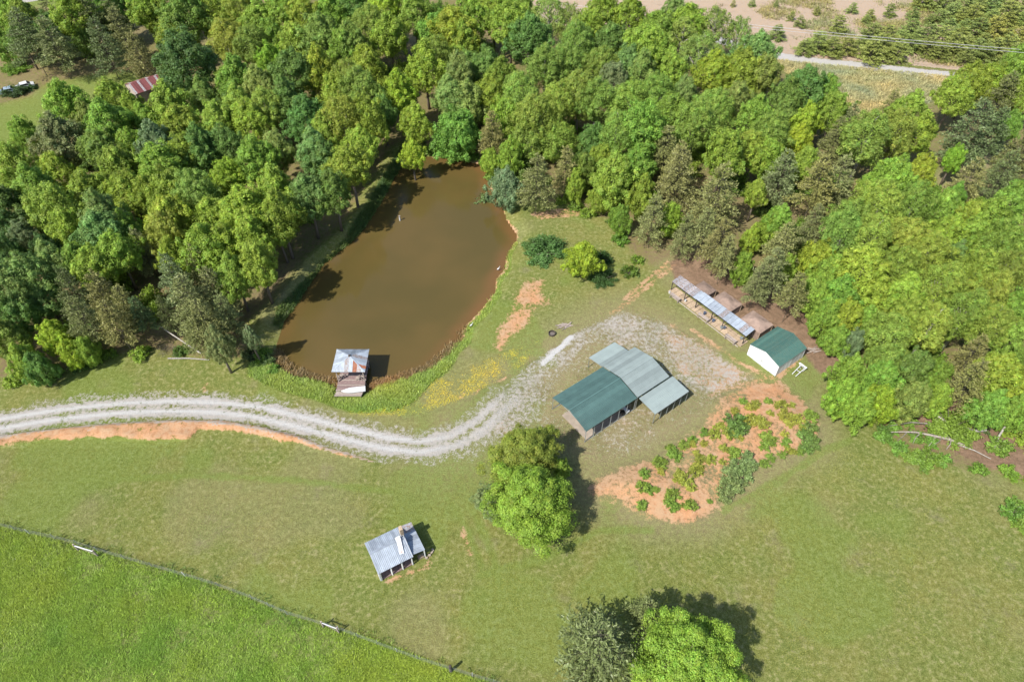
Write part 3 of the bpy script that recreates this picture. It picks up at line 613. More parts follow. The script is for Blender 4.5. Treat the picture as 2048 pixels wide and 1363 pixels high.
census((0, 440), 2.926, '60,60,95,X 150,110,85,K 300,40,60,L 420,60,105,L 280,190,80,X 600,80,130,B 740,60,100,G 980,60,110,O 60,390,120,B 180,330,125,B 320,250,110,B 450,240,100,G 560,270,100,G 690,200,110,G 850,200,90,P 1010,220,75,L 1210,180,130,L 1390,160,130,L '
  '1540,110,140,L 1600,290,130,G 1450,340,110,G 1700,60,100,G 100,560,120,D 260,460,110,B 450,450,110,Q 620,470,120,P 760,530,100,P 510,620,120,P 690,630,115,P 840,580,75,Q 60,700,110,D 150,830,95,G 330,690,90,Y 420,780,70,Y 230,870,80,D 520,770,60,G '
  '1040,380,125,P 1190,300,105,P 1130,500,140,P 1330,420,115,P 1280,610,120,P 1400,560,95,P 1150,660,95,P 1280,730,75,K 980,560,60,Q 1550,700,50,K 60,220,100,X')
TREES.append([1046, 908, 72, 'F2']); TREES.append([1062, 998, 86, 'G2']); TREES.append([1118, 935, 24, 'L2']); TREES.append([985, 1000, 38, 'K2'])
TREES.append([1193, 1302, 102, 'Q3']); TREES.append([1380, 1302, 106, 'L3']); TREES.append([1290, 1235, 50, 'Q2'])
def place_tree(px, py, rp, k, label, group, h=None, rz=None):
    g = random.Random(int(px * 7 + py * 13)); kk = k[0]
    z = 0.0; pine = kk in 'PQ'; young = kk == 'J'
    hh = h or 12.0
    for _ in range(5):
        p = at(px, py, hh * (.60 if not pine else .5)); r = rp * depth(p) / FPX
        if h is None: hh = (6.5 + 2.25 * r if not pine else 6 + 1.9 * r) if not young else 1.0 + 1.15 * r
    x, y = p[0], p[1]; zcf, vzf = .60, .30
    dam_ = ldist(np.array([x]), np.array([y]), DAM)[0] < 11 and h is None
    if dam_ and x < -12: p = at(px - 27, py - 4, hh * .6); x, y = p[0], p[1]
    if h is None and not pine and not young:
        o_ = max(sdf(np.array([x]), np.array([y - 2]), P_)[0] for P_ in (OPEN, FIELD_L, DRY, FARB))
        if o_ > -9 and ldist(np.array([x]), np.array([y]), DAM)[0] > 13:
            hh = 3.5 + 1.75 * r; zcf, vzf = .52, .47; p = at(px, py, hh * zcf); x, y = p[0], p[1]
    z = hz(x, y)
    loc = (x, y, z - .05); col = PALETTE[kk][1]; j = [g.uniform(.80, 1.16) for _ in range(2)]
    col = (col[0] * j[0], col[1] * (j[0] + j[1]) / 2, col[2] * j[1])
    rz = g.uniform(0, 6.28)
    if k == 'G2': col = (.205, .335, .045)
    if k == 'L3': col = (.225, .345, .048)
    name = 'pine_tree' if pine or young else 'broadleaf_tree'
    t = thing(name, loc, label, 'tree', group)
    if pine:
        c, w = PINES[g.randrange(len(PINES))]; s = (r * 1.12, r * 1.12, hh)
        inst('trunk', w, t, rot=(0, 0, rz), scale=s); inst('crown', c, t, rot=(0, 0, rz), scale=s, color=col)
    elif young:
        c, w = YPINES[g.randrange(3)]; s = (r * 1.1, r * 1.1, hh)
        inst('trunk', w, t, rot=(0, 0, rz), scale=s); inst('crown', c, t, rot=(0, 0, rz), scale=s, color=col)
    else:
        lib = SPARSE if kk == 'S' else BIG if h is not None and r > 4 and kk != 'K' else FEATH if kk in 'FO' else BROAD
        c, w = lib[g.randrange(len(lib))]; big = h is not None
        vz = .40 if big else vzf
        inst('trunk', w, t, rot=(0, 0, rz), scale=(hh * 1.0 if not big else hh * 1.3,) * 2 + (hh,))
        inst('crown', c, t, loc=(0, 0, hh * (zcf if not big else .50)), rot=(0, 0, rz), scale=(r * g.uniform(1.02, 1.18) * (.9 if big or dam_ else 1), r * g.uniform(1.02, 1.18) * (.9 if big or dam_ else 1), hh * vz * g.uniform(.95, 1.2)), color=col)
    return t
special = {'F2': ('pale feathery tree with ragged crown beside the green carport', 10), 'G2': ('large bright lime green tree below the driveway end', 11.5), 'L2': ('small light green sapling between the lawn trees and green carport', 5),
    'K2': ('low grey-green bushy tree on the left of the lawn clump', 5), 'Q3': ('olive pine-like tree cut by the bottom picture edge', 11), 'L3': ('bright yellow-green round tree cut by the bottom picture edge', 13), 'Q2': ('dark shaded pine behind the two bottom edge trees', 8)}
# understory: fill the woods between the listed crowns
pos = np.array([[t[0], t[1], t[2]] for t in TREES])
extra = []
g0 = random.Random(3)
for _ in range(2600):
    px, py = g0.uniform(-70, 2120), g0.uniform(-50, 900)
    b = at(px, py, 6.0); o = sdf(np.array([b[0]]), np.array([b[1]]), OPEN)[0]
    if o > -3.0: continue
    if max(sdf(np.array([b[0]]), np.array([b[1]]), P)[0] for P in (FIELD_L, FIELD_TL, DRY, FARB, GAPP, LITTER)) > -4: continue
    if min(ldist(np.array([b[0]]), np.array([b[1]]), DAM)[0], 99) < 5: continue
    dd = np.hypot(pos[:, 0] - px, pos[:, 1] - py) / pos[:, 2]
    if dd.min() < .80 or (px > 1500 and py < 330): continue
    r = 30 + 8 * g0.random() - (6 if py < 200 else 0)
    k = g0.choice('GGDDBLO' if py < 700 else 'GD'); extra.append([px, py, r, k]); pos = np.vstack([pos, [px, py, r]])
    if len(extra) > 95: break
for _ in range(400):
    px, py = g0.uniform(1690, 2110), g0.uniform(-10, 120)
    if py > 52 + (px - 1690) * .06 + 52 or (py < 62 and px < 1850 - py * .5) or (py < 62 and g0.random() < .35): continue
    b = at(px, py + 22, 0)
    if b[1] < 150 or min(ldist(np.array([b[0]]), np.array([b[1]]), FARROAD)[0], 99) < 4.5 or (sdf(np.array([b[0]]), np.array([b[1]]), DRY)[0] > -3): continue
    if (np.hypot(pos[:, 0] - px, (pos[:, 1] - py) * 1.3)).min() < 21: continue
    pos = np.vstack([pos, [px, py, 20]]); TREES.append([px, py, g0.uniform(17, 34), 'J'])
bucket = {}
for t in TREES:
    if len(t[3]) > 1: continue
    zi = min(range(len(ZONES)), key=lambda i: (ZONES[i][0] - t[0]) ** 2 + (ZONES[i][1] - t[1]) ** 2)
    bucket.setdefault((zi, t[3], ''), []).append(t)
for key in list(bucket):
    lst = bucket[key]
    if len(lst) > 9:
        lst.sort(key=lambda t: t[1]); m_ = len(lst) // 2; del bucket[key]
        bucket[(key[0], key[1], ' far row')] = lst[:m_]; bucket[(key[0], key[1], ' near row')] = lst[m_:]
for (zi, k, row_), lst in bucket.items():
    lst.sort(key=lambda t: t[0]); kind = 'pine' if k in 'PQ' else 'young pine' if k == 'J' else 'broadleaf tree'
    for i, t in enumerate(lst):
        w = PALETTE[k][0]; w = w.replace('young ', '') if k == 'J' else w
        zt = ZONES[zi][2] + (',' + row_ if row_ else ''); on = '' if len(lst) == 1 else (ORD[i] + (' ' if i == 0 else ' from left '))
        if len(lst) > 1 and i == len(lst) - 1: on = 'rightmost '
        t.append(f"{on}{w} {kind} {zt}" if on.startswith(('left', 'right')) or not on else f"{ORD[i]} {w} {kind} from left {zt}")
        if len(t[4].split()) > 16: t[4] = t[4].replace('broadleaf ', '').replace('the ', '', 1)
for t in TREES:
    if len(t[3]) > 1:
        l, h = special[t[3]]; place_tree(t[0], t[1], t[2], t[3], l, 'trees standing alone on the lawn', h)
    else:
        k = t[3]; place_tree(t[0], t[1], t[2], k, t[4], 'pines of the woods' if k in 'PQ' else 'young pines on the bare ground' if k == 'J' else 'broadleaf trees of the woods')

# ------------------------------------------------------------------ bushes
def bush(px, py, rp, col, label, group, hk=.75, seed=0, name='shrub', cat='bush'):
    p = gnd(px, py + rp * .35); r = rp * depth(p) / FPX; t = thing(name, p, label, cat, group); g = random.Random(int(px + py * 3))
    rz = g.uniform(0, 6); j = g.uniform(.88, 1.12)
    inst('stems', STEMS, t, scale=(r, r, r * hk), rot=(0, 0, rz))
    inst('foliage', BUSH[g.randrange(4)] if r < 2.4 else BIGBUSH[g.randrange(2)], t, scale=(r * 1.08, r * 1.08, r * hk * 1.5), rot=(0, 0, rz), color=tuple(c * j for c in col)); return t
GD, OL, GG = (.150, .235, .060), (.290, .315, .060), (.195, .260, .100)
SH = [(1228,825,0,0)]
edge_spots = []; BIGB = {}
for e_ in extra:
    q_ = at(e_[0], e_[1], 2.5); c_ = pxof((q_[0], q_[1], 0)); edge_spots.append(c_); BIGB[c_] = e_[2]
for k_, (p_, q_) in enumerate(zip(OPEN[:], np.roll(OPEN, -1, 0))):
    L_ = np.linalg.norm(q_ - p_); n_ = int(L_ / 3.4)
    for i_ in range(n_):
        c_ = p_ + (q_ - p_) * (i_ + .5) / n_; a_, b_ = pxof((c_[0], c_[1], 0))
        if -30 < a_ < 2080 and 280 < b_ < 1000 and not (380 < a_ < 530 and b_ > 690) and not (540 < a_ < 830 and b_ < 720) and not (830 < a_ < 965 and b_ < 350) and not (1320 < a_ < 1700 and 500 < b_ < 800): edge_spots.append((a_ + random.uniform(-12, 12), b_ - random.uniform(4, 22)))
for p_ in ((862, 305), (890, 310), (920, 312), (945, 322), (975, 335)): edge_spots.append((p_[0] - (14 if p_[0] < 830 else 0), p_[1] - 8))
eb = {}
for a_, b_ in edge_spots:
    zi = min(range(len(ZONES)), key=lambda i: (ZONES[i][0] - a_) ** 2 + (ZONES[i][1] - b_) ** 2); eb.setdefault(zi, []).append((a_, b_))
for zi, lst in eb.items():
    lst.sort()
    for i_, (a_, b_) in enumerate(lst):
        col_ = random.choice([(.15, .25, .04), (.19, .29, .04), (.11, .18, .04)]); dp = depth(gnd(a_, b_))
        bush(a_, b_, random.uniform(1.2, 2.0) * FPX / dp if (a_, b_) not in BIGB else random.uniform(3.2, 4.4) * FPX / dp, col_, (ORD[i_] if i_ else 'leftmost') + ' undergrowth bush' + (' from left ' if i_ else ' ') + ZONES[zi][2], 'undergrowth bushes along the wood edge', .8, name='undergrowth_bush')
rows = '''1468,838,24,D 1500,812,11,O 1487,800,9,G 1478,856,22,D 1500,838,16,O 1519,840,18,O 1512,806,10,O 1536,800,9,G 1562,808,14,O 1584,808,7,O 1540,824,8,O 1570,828,14,O 1593,836,14,O 1576,844,10,O 1618,828,15,G
1617,850,16,D 1607,870,18,D 1622,880,17,D 1612,892,14,D 1535,872,17,G 1530,884,15,G 1569,864,9,O 1571,880,11,G 1575,893,8,O 1406,862,11,G 1427,866,13,O 1385,878,11,G 1368,888,12,G 1385,885,9,O 1352,904,16,G 1341,894,10,G
1318,922,15,G 1322,940,9,O 1290,944,12,G 1284,970,14,G 1296,975,12,G 1310,976,9,G 1283,1005,12,G 1345,986,15,G 1342,1000,14,G 1351,1012,12,G 1380,1008,15,G 1357,948,15,O 1372,956,15,O 1390,940,14,O 1396,930,12,O 1382,970,11,O
1400,915,11,O 1422,916,12,O 1448,894,11,O 1468,900,12,G 1475,925,18,K 1490,912,18,K 1500,930,18,K 1460,940,17,K 1485,948,18,K 1455,965,20,K 1475,965,18,K 1450,985,18,K 1470,905,14,G 1528,925,11,G 1540,912,10,G 1563,905,10,G
1585,902,9,O 1600,900,9,G 1420,1000,6,G 1408,885,8,O 1456,862,14,O 1438,850,12,O 1393,905,9,O 1480,872,8,O 1445,920,8,O 1524,852,6,O 1470,820,9,O 1603,855,8,O'''
cn = {'D': ('dark green', GD), 'G': ('green', (.195, .295, .055)), 'O': ('olive yellow', OL), 'K': ('grey-green', GG)}
spots = [r.split(',') for r in rows.split()]
areas = [(1470, 845, 'at the upper left of the clay mound'), (1565, 820, 'at the top of the clay mound'), (1615, 865, 'on the right rim of the clay mound'), (1545, 880, 'in the right middle of the clay mound'), (1395, 870, 'on the left rim of the clay mound'),
         (1335, 925, 'on the left slope of the clay mound'), (1290, 980, 'at the left foot of the clay mound'), (1355, 1000, 'at the bottom of the clay mound'), (1380, 950, 'in the middle left of the clay mound'), (1430, 915, 'in the centre of the clay mound'),
         (1475, 940, 'in the dense thicket by the mown lawn'), (1555, 912, 'along the lawn edge of the clay mound')]
bk = {}
for s in spots:
    s = [float(s[0]), float(s[1]), float(s[2]), s[3]]
    ai = min(range(len(areas)), key=lambda i: (areas[i][0] - s[0]) ** 2 + (areas[i][1] - s[1]) ** 2); bk.setdefault((ai, s[3]), []).append(s)
for (ai, k), lst in bk.items():
    lst.sort()
    for i, s in enumerate(lst):
        pre = '' if len(lst) == 1 else 'leftmost ' if i == 0 else 'rightmost ' if i == len(lst) - 1 else ''
        suf = '' if pre or len(lst) == 1 else ', ' + ORD[i] + ' from left'
        bush(s[0], s[1], s[2] * 1.08, cn[k][1], f"{pre}{cn[k][0]} shrub {areas[ai][2]}{suf}", 'shrubs on the clay mound', .8)
bush(1093, 490, 46, (.105, .185, .055), 'wide dark rounded bush on the grass right of the pond', None, .62, name='round_bush')
bush(1070, 488, 26, (.105, .185, .055), 'left flank bush of the wide dark bush right of pond', None, .7, name='round_bush')
place_tree(1167, 510, 38, 'Y', 'small bright lime green upright tree on the grass right of the pond', 'trees standing alone on the lawn', 9.0)
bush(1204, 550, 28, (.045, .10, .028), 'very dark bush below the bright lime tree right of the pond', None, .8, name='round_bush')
bush(1258, 540, 20, (.10, .17, .03), 'small green bush by the clay track behind the round bushes', None, .7)
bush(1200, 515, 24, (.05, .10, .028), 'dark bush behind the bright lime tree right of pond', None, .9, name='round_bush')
for a, b, r, l in [(2025, 1015, 26, 'green shrub at the right picture edge on the lawn'), (2045, 1040, 24, 'lower green shrub at the right picture edge on the lawn'), (1765, 870, 20, 'leafy shrub at the left tip of the fallen tree'), (1795, 890, 20, 'leafy shrub in front of the fallen tree branches'),
                   (1845, 915, 26, 'lowest leafy shrub in front of the fallen tree'), (1880, 912, 20, 'leafy shrub below the fallen tree trunk'), (1905, 855, 22, 'leafy shrub behind the fallen tree base'), (1925, 870, 20, 'light shrub right of the fallen tree base'), (1995, 885, 26, 'bright shrub under the trees at the lower right'),
                   (1785, 852, 17, 'leafy shrub above the tips of the fallen tree'), (1830, 868, 18, 'leafy shrub tangled in the fallen tree crown'), (1860, 880, 17, 'leafy shrub growing through the fallen tree limbs'), (1820, 840, 16, 'leafy shrub behind the fallen tree tips'), (1960, 850, 20, 'leafy shrub before the thick pale log'), (1870, 850, 16, 'small leafy shrub behind the middle of the fallen tree'),
                   (1815, 905, 18, 'second leafy shrub in front of the fallen tree branches'), (970, 400, 22, 'pale bush overhanging the right shore of the pond'), (1000, 372, 20, 'pale green bush at the upper right pond shore'), (985, 350, 16, 'yellowish bush at the upper right pond shore'),
                   (532, 715, 16, 'grey-green bush at the lower left corner of the pond'), (545, 735, 14, 'low bush by the reeds at lower left pond corner'), (2030, 1000, 16, 'small shrub at right picture edge above the lawn shrubs'),
                   (1715, 205, 7, 'lone dark shrub in the dry field below the road')]:
    bush(a, b, r, (.15, .255, .045) if 'pale' not in l and 'grey' not in l else (.12, .17, .06), l, None, .75)
bush(500, 705, 18, (.09, .13, .05), 'grey-green bush at the foot of the pines by the pond', None, .8)
for a, b, r, l in [(30, 180, 26, 'dark bush over the parked vehicles at far left'), (60, 172, 16, 'green bush beside the parked vehicles at far left')]: bush(a, b, r, (.06, .11, .04), l, None, .6)

# ------------------------------------------------------------------ buildings
def nrm(v): v = np.array(v, float); return v / np.linalg.norm(v)
Z3 = np.array([0, 0, 1.0])
def sheet_panels(parent, E0, E1, S, n, mt, ribs=3, rh=.05, along=False, vmax=None, vmin=None, th=.02, name='roof_panel', mats=None, only=None):
    """ribbed sheet metal: E0->E1 eave line, S slope vector up to the ridge. along=True runs ribs parallel to the eave"""
    E0, E1, S = (np.array(a, float) for a in (E0, E1, S)); U = E1 - E0; nn = nrm(np.cross(U, S)); nn = nn if nn[2] > 0 else -nn
    out = []
    for i in range(n):
        if only and i not in only: continue
        b = MB(); prof = []
        for k in range(ribs):
            for f, h in ((0, 0), (.62, 0), (.70, rh), (.90, rh)): prof.append(((k + f) / ribs, h))
        prof.append((1.0, 0))
        prof = [((i + p + ((.007 if along else .020) * (1 if p == 0 else -1 if p == 1 else 0))) / n, h) for p, h in prof]
        for (p0, h0), (p1, h1) in zip(prof[:-1], prof[1:]):
            if along: q = [E0 + S * p0 + nn * h0, E1 + S * p0 + nn * h0, E1 + S * p1 + nn * h1, E0 + S * p1 + nn * h1]
            else:
                a0, a1 = (vmax(p0), vmax(p1)) if vmax else (1, 1); b0, b1 = (vmin(p0), vmin(p1)) if vmin else (0, 0)
                q = [E0 + U * p0 + S * b0 + nn * h0, E0 + U * p1 + S * b1 + nn * h1, E0 + U * p1 + S * a1 + nn * h1, E0 + U * p0 + S * a0 + nn * h0]
            b.poly(q)
            b.poly([c - nn * th for c in q[::-1]])
            for s_ in ((0, 1), (2, 3)): b.poly([q[s_[0]], q[s_[0]] - nn * th, q[s_[1]] - nn * th, q[s_[1]]])
        for e in (prof[0], prof[-1]): pass
        o = b.build(name, mats[i] if mats else mt, parent); out.append(o)
    return out
def rect_from(A, B, D, h):
    """eave corners seen in the photograph at height h above ground -> right-angled plan. A front-left, B front-right, D back-right"""
    z = gnd(*A)[2]; a, b, d = (at(p[0], p[1], z + h) for p in (A, B, D))
    u = b - a; v = d - b; un = nrm(u); v = v - un * (v @ un); return a, u, v, z

def carport(name, label, A, B, D, h, rise, mt, nposts, leanl=None, leanr=None, posts_l=True):
    a, u, v, z = rect_from(A, B, D, h); c = a + u / 2 + v / 2; t = thing(name, (c[0], c[1], z), label, 'carport')
    un, vn = nrm(u), nrm(v); W = np.linalg.norm(u); L = np.linalg.norm(v)
    # profile: eave bend, slope, ridge ; ribs parallel to the ridge
    ridge = a + u / 2 + Z3 * rise
    for s0, s1 in ((a, ridge), (a + u, ridge)):
        e = s0; sl = (s1 - s0)
        sheet_panels(t, e, e + v, sl, 5, mt, ribs=4, rh=.055, along=True)
        drop = MB(); e2 = e - Z3 * .16; ins = un * .03 * (1 if s0 is a else -1)
        drop.prism([e2, e2 + v, e + v - Z3 * .02, e - Z3 * .02], -ins * -1 * .6); drop.build('eave_trim', mt, t)
    cap = MB(); cap.bar(ridge - vn * .02 + Z3 * .05, ridge + v + vn * .02 + Z3 * .05, .22, .03); cap.build('ridge_cap', mt, t)
    # frame
    for side in (0, 1):
        e = a + un * (.08 if side == 0 else W - .08)
        for k in range(nposts):
            p = e + v * (.012 + .976 * k / (nposts - 1)); gz = hz(p[0], p[1]); b = MB(); b.bar((p[0], p[1], gz - .05), (p[0], p[1], a[2] - .05), .085); b.build('post', M_FRAME, t)
        p0, p1 = e, e + v; b = MB(); b.bar((p0[0], p0[1], z + .06), (p1[0], p1[1], z + .06), .08); b.build('base_rail', M_FRAME, t)
    for k in range(nposts):
        q = v * (.012 + .976 * k / (nposts - 1)); b = MB(); b.bar(a + q + un * .08 - Z3 * .09, ridge + q - Z3 * .09, .075); b.bar(ridge + q - Z3 * .09, a + u + q - un * .08 - Z3 * .09, .075)
        b.bar(a + q + u * .28 + Z3 * (rise * .56 - .14), a + q + u * .72 + Z3 * (rise * .56 - .14), .06); b.build('roof_bow', M_FRAME, t)
    for k in (0, nposts - 1):
        q = v * (.012 + .976 * k / (nposts - 1)); b = MB()
        for s_, w in ((a + un * .08, un), (a + u - un * .08, -un)): b.bar(s_ + q - Z3 * .75, s_ + q + w * .7 + Z3 * .12, .06)
        b.build('knee_brace', M_FRAME, t)
    return t, a, u, v, z, ridge
z45 = lambda x, y: (1050 + x / 4.5425, 600 + y / 4.5425)
HG = 2.9
tg, ga, gu, gv, gz_, gr = carport('green_carport', 'open carport with dark green ribbed metal roof at the end of the gravel drive', z45(248, 885), z45(555, 1190), z45(1010, 880), HG, .95, M_GREEN, 7)
# grey carport: continues behind the green one, slightly higher, with two lean-tos
un, vn = nrm(gu), nrm(gv); W = np.linalg.norm(gu)
G0 = ga + gv + vn * .05 + Z3 * .12; GL = np.linalg.norm(at(*z45(1300, 690), ga[2]) - at(*z45(1010, 880), ga[2])) ; 
gvv = vn * GL; tc = G0 + gu / 2 + gvv / 2
t = thing('grey_carport', (tc[0], tc[1], gz_), 'blue-grey metal carport behind the green one with lean-to roofs on both sides', 'carport')
rid = G0 + gu / 2 + Z3 * .95
for s0 in (G0, G0 + gu):
    sheet_panels(t, s0, s0 + gvv, rid - s0, 5, M_GREY, ribs=4, rh=.05, along=True)
b = MB(); b.bar(rid + Z3 * .05 - vn * .02, rid + gvv + vn * .02 + Z3 * .05, .24, .03); b.build('ridge_cap', M_GREY, t)
LW = np.linalg.norm(at(*z45(537, 548), ga[2] - .5)[:2] - at(*z45(683, 625), ga[2] - .1)[:2]) 
for sgn, e0, lw, l0, l1, drop0, drop1 in ((-1, G0, 3.1, -.02, .80, -.03, .62), (1, G0 + gu, 3.5, .04, 1.10, .32, .62)):
    o = un * sgn; st = e0 + vn * (GL * l0) - Z3 * drop0 + (un * .12 if sgn > 0 else 0); en = st + vn * GL * (l1 - l0); out = o * lw - Z3 * (drop1 - drop0)
    sheet_panels(t, st + out, en + out, -out, 4, M_GREY, ribs=4, rh=.05, along=True, name='lean_to_panel')
    b = MB(); b.bar(st + out - Z3 * .07, en + out - Z3 * .07, .1); b.build('lean_to_rail', M_FRAME, t)
    npo = 6 if sgn > 0 else 4
    for k in range(npo):
        p = st + out * .985 + (en - st) * (.01 + .98 * k / (npo - 1)); gz = hz(p[0], p[1]); b = MB(); b.bar((p[0], p[1], gz - .05), (p[0], p[1], p[2] - .08), .085); b.build('post', M_FRAME, t)
        q = p - out * .985; b = MB(); b.bar(p - Z3 * .1, q - Z3 * .1, .06); b.build('rafter', M_FRAME, t)
for side in (0, 1):
    for k in range(5):
        p = G0 + un * (.08 + side * (W - .16)) + gvv * (.02 + .96 * k / 4); gz = hz(p[0], p[1]); b = MB(); b.bar((p[0], p[1], gz - .05), (p[0], p[1], p[2] - .05), .085); b.build('post', M_FRAME, t)
    e = G0 + un * (W if side else 0); b = MB(); b.prism([e - Z3 * .22, e + gvv - Z3 * .22, e + gvv - Z3 * .02, e - Z3 * .02], un * .03 * (-1 if side else 1)); b.build('eave_trim', M_GREY, t)
def slab(name, pts, h, m, label, cat):
    P = [gnd(*p) for p in pts]; z = max(p[2] for p in P); b = MB(); b.prism([(p[0], p[1], z - .15) for p in P], (0, 0, .15 + h)); o = b.build(name, m); return tag(o, label, cat)
# concrete slab inside the green carport
s0 = ga + gu * .10 + gv * .10; b = MB(); base = [ga + gu * .24 + gv * .05, ga + gu * .97 + gv * .05, ga + gu * .97 + gv * .97, ga + gu * .24 + gv * .97]
b.prism([(p[0], p[1], gz_ - .1) for p in base], (0, 0, .17)); tag(b.build('concrete_slab', M_CONC), 'tan concrete floor slab under the green carport', 'slab', kind='structure')
# gear stored beneath the carport edge
def junk_at(px, py, name, label, cat, parts):
    p = gnd(px, py); t = thing(name, p, label, cat); 
    for nm, m, fn in parts: b = MB(); fn(b, p); b.build(nm, m, t)
    return t
pm = ga + gu * .93 + gv * .86
t = thing('lawn_mower', (pm[0], pm[1], hz(pm[0], pm[1]) + .07), 'small white and black ride-on mower parked under the green carport edge', 'mower', rz=0)
b = MB(); b.box(pm * [1, 1, 0] + [0, 0, gz_ + .45], (.6, 1.1, .35), .7); b.build('hood', M_WHITE, t)
b = MB(); b.box(pm * [1, 1, 0] + [-.5, -.45, gz_ + .62], (.5, .5, .12), .7); b.box(pm * [1, 1, 0] + [-.68, -.6, gz_ + .82], (.1, .5, .4), .7); b.build('seat', M_BLACK, t)
for dx, dy in ((.5, .2), (.1, .6), (-.7, -.3), (-.35, -.75)):
    c = pm * [1, 1, 0] + [dx, dy, gz_ + .25]; b = MB(); b.bar(c - [.06, -.06, 0], c + [.06, -.06, 0], .42, k=10); b.build('wheel', M_BLACK, t)

# ---- white shed with green roof
z5 = lambda x, y: (1300 + x / 5.12, 520 + y / 5.12)
a, u, v, z = rect_from(z5(1030, 860), z5(1325, 1085), z5(1590, 890), 2.5); un, vn = nrm(u), nrm(v); Ws, Ls = np.linalg.norm(u), np.linalg.norm(v)
c = a + u / 2 + v / 2; t = thing('metal_shed', (c[0], c[1], z), 'white metal shed with green ribbed roof and double doors beside the long tin shelter', 'shed')
rise = .85; rd_ = a + u / 2 + Z3 * rise
for s0, sg in ((a, 1), (a + u, -1)):
    sheet_panels(t, s0 - vn * .12 - un * sg * .1 - Z3 * .03, s0 + v + vn * .12 - un * sg * .1 - Z3 * .03, rd_ - s0 + un * sg * .1 + Z3 * .03, 5, M_GREENR, ribs=3, rh=.05, along=True)
b = MB(); b.bar(rd_ - vn * .14 + Z3 * .04, rd_ + v + vn * .14 + Z3 * .04, .24, .03); b.build('ridge_cap', M_GREENR, t)
f0 = np.array([a[0], a[1], z - .1]); f1 = f0 + u
for k, (p0, h) in enumerate(((f0, 0), (f0 + v, .06))):
    b = MB(); n_ = -vn if k == 0 else vn; b.prism([p0, p0 + u, p0 + u + Z3 * 2.55, p0 + u / 2 + Z3 * (2.55 + rise), p0 + Z3 * 2.55], -n_ * .05); b.build('gable_wall', M_WHITE, t)
for p0, sg in ((f0, 1), (f1, -1)):
    for i in range(6):
        q0 = p0 + v * (i / 6 + .002); q1 = p0 + v * ((i + 1) / 6 - .002); b = MB(); b.prism([q0 + vn * .05, q1 + (-vn * .05 if i == 5 else 0), q1 + (-vn * .05 if i == 5 else 0) + Z3 * 2.52, q0 + vn * .05 + Z3 * 2.52], un * sg * .04)
        b.bar(q1 - un * sg * .012, q1 - un * sg * .012 + Z3 * 2.45, .04, .02); b.build('wall_panel', M_WHITE, t)
for i in range(2):
    q0 = f0 + u * (.24 + .27 * i) - vn * .03; b = MB(); b.prism([q0, q0 + u * .262, q0 + u * .262 + Z3 * 2.45, q0 + Z3 * 2.45], -vn * .03); d = b.build('door', M_WHITE, t)
    hb = MB(); q = q0 + u * (.235 if i == 0 else .02) - vn * .06 + Z3 * 1.15; hb.box(q, (.05, .05, .22)); o = hb.build('handle', M_FRAME, d, origin=t.location)
b = MB()
for s_, e_ in ((f0 + Z3 * 2.5, f0 + u / 2 + Z3 * (2.5 + rise)), (f1 + Z3 * 2.5, f0 + u / 2 + Z3 * (2.5 + rise))): b.bar(s_ - vn * .05, e_ - vn * .05, .10, .04)
b.build('gable_trim', M_WHITE, t)

# ---- debris pile and white stand right of the shed
def planks_pile(px, py, n, m, name, label, cat, spread=.8, ln=1.4, base=0.0):
    p = gnd(px, py); t = thing(name, p, label, cat); g = random.Random(int(px))
    for i in range(n):
        an = g.uniform(-.5, .5) + base; c = p + np.array([g.uniform(-spread, spread), g.uniform(-spread, spread) * .6, .08 + .05 * (i % 4)]); d = np.array([math.cos(an), math.sin(an), g.uniform(-.08, .08)]) * ln * g.uniform(.3, .55)
        b = MB(); b.bar(c - d, c + d, g.uniform(.07, .16), g.uniform(.03, .09)); b.build('board', m, t)
    return t
planks_pile(1626, 701, 12, M_WOOD, 'scrap_pile', 'pile of grey scrap boards at the back corner of the white shed', 'scrap pile')
p = gnd(1602, 738); t = thing('metal_stand', p, 'white metal frame stand lying on the grass right of the white shed', 'metal frame')
def wp(x, y, h): return at(*z5(x, y), p[2] + h)
for q0, q1, nm in ((wp(1455, 1165, .15), wp(1545, 1075, .9), 'long_rail'), (wp(1490, 1190, .15), wp(1585, 1105, .9), 'long_rail'), (wp(1530, 1050, 1.0), wp(1605, 1105, 1.0), 'head_board'),
                   (wp(1505, 1125, .5), wp(1545, 1150, .5), 'cross_rail'), (wp(1545, 1075, .9), wp(1580, 1110, .05), 'leg'), (wp(1530, 1055, 1.0), wp(1540, 1110, .05), 'leg'), (wp(1600, 1105, 1.0), wp(1560, 1140, .05), 'leg')):
    b = MB(); w = .30 if nm == 'head_board' else .085; b.bar(q0, q1, w, .07); b.build(nm, M_WHITE, t)

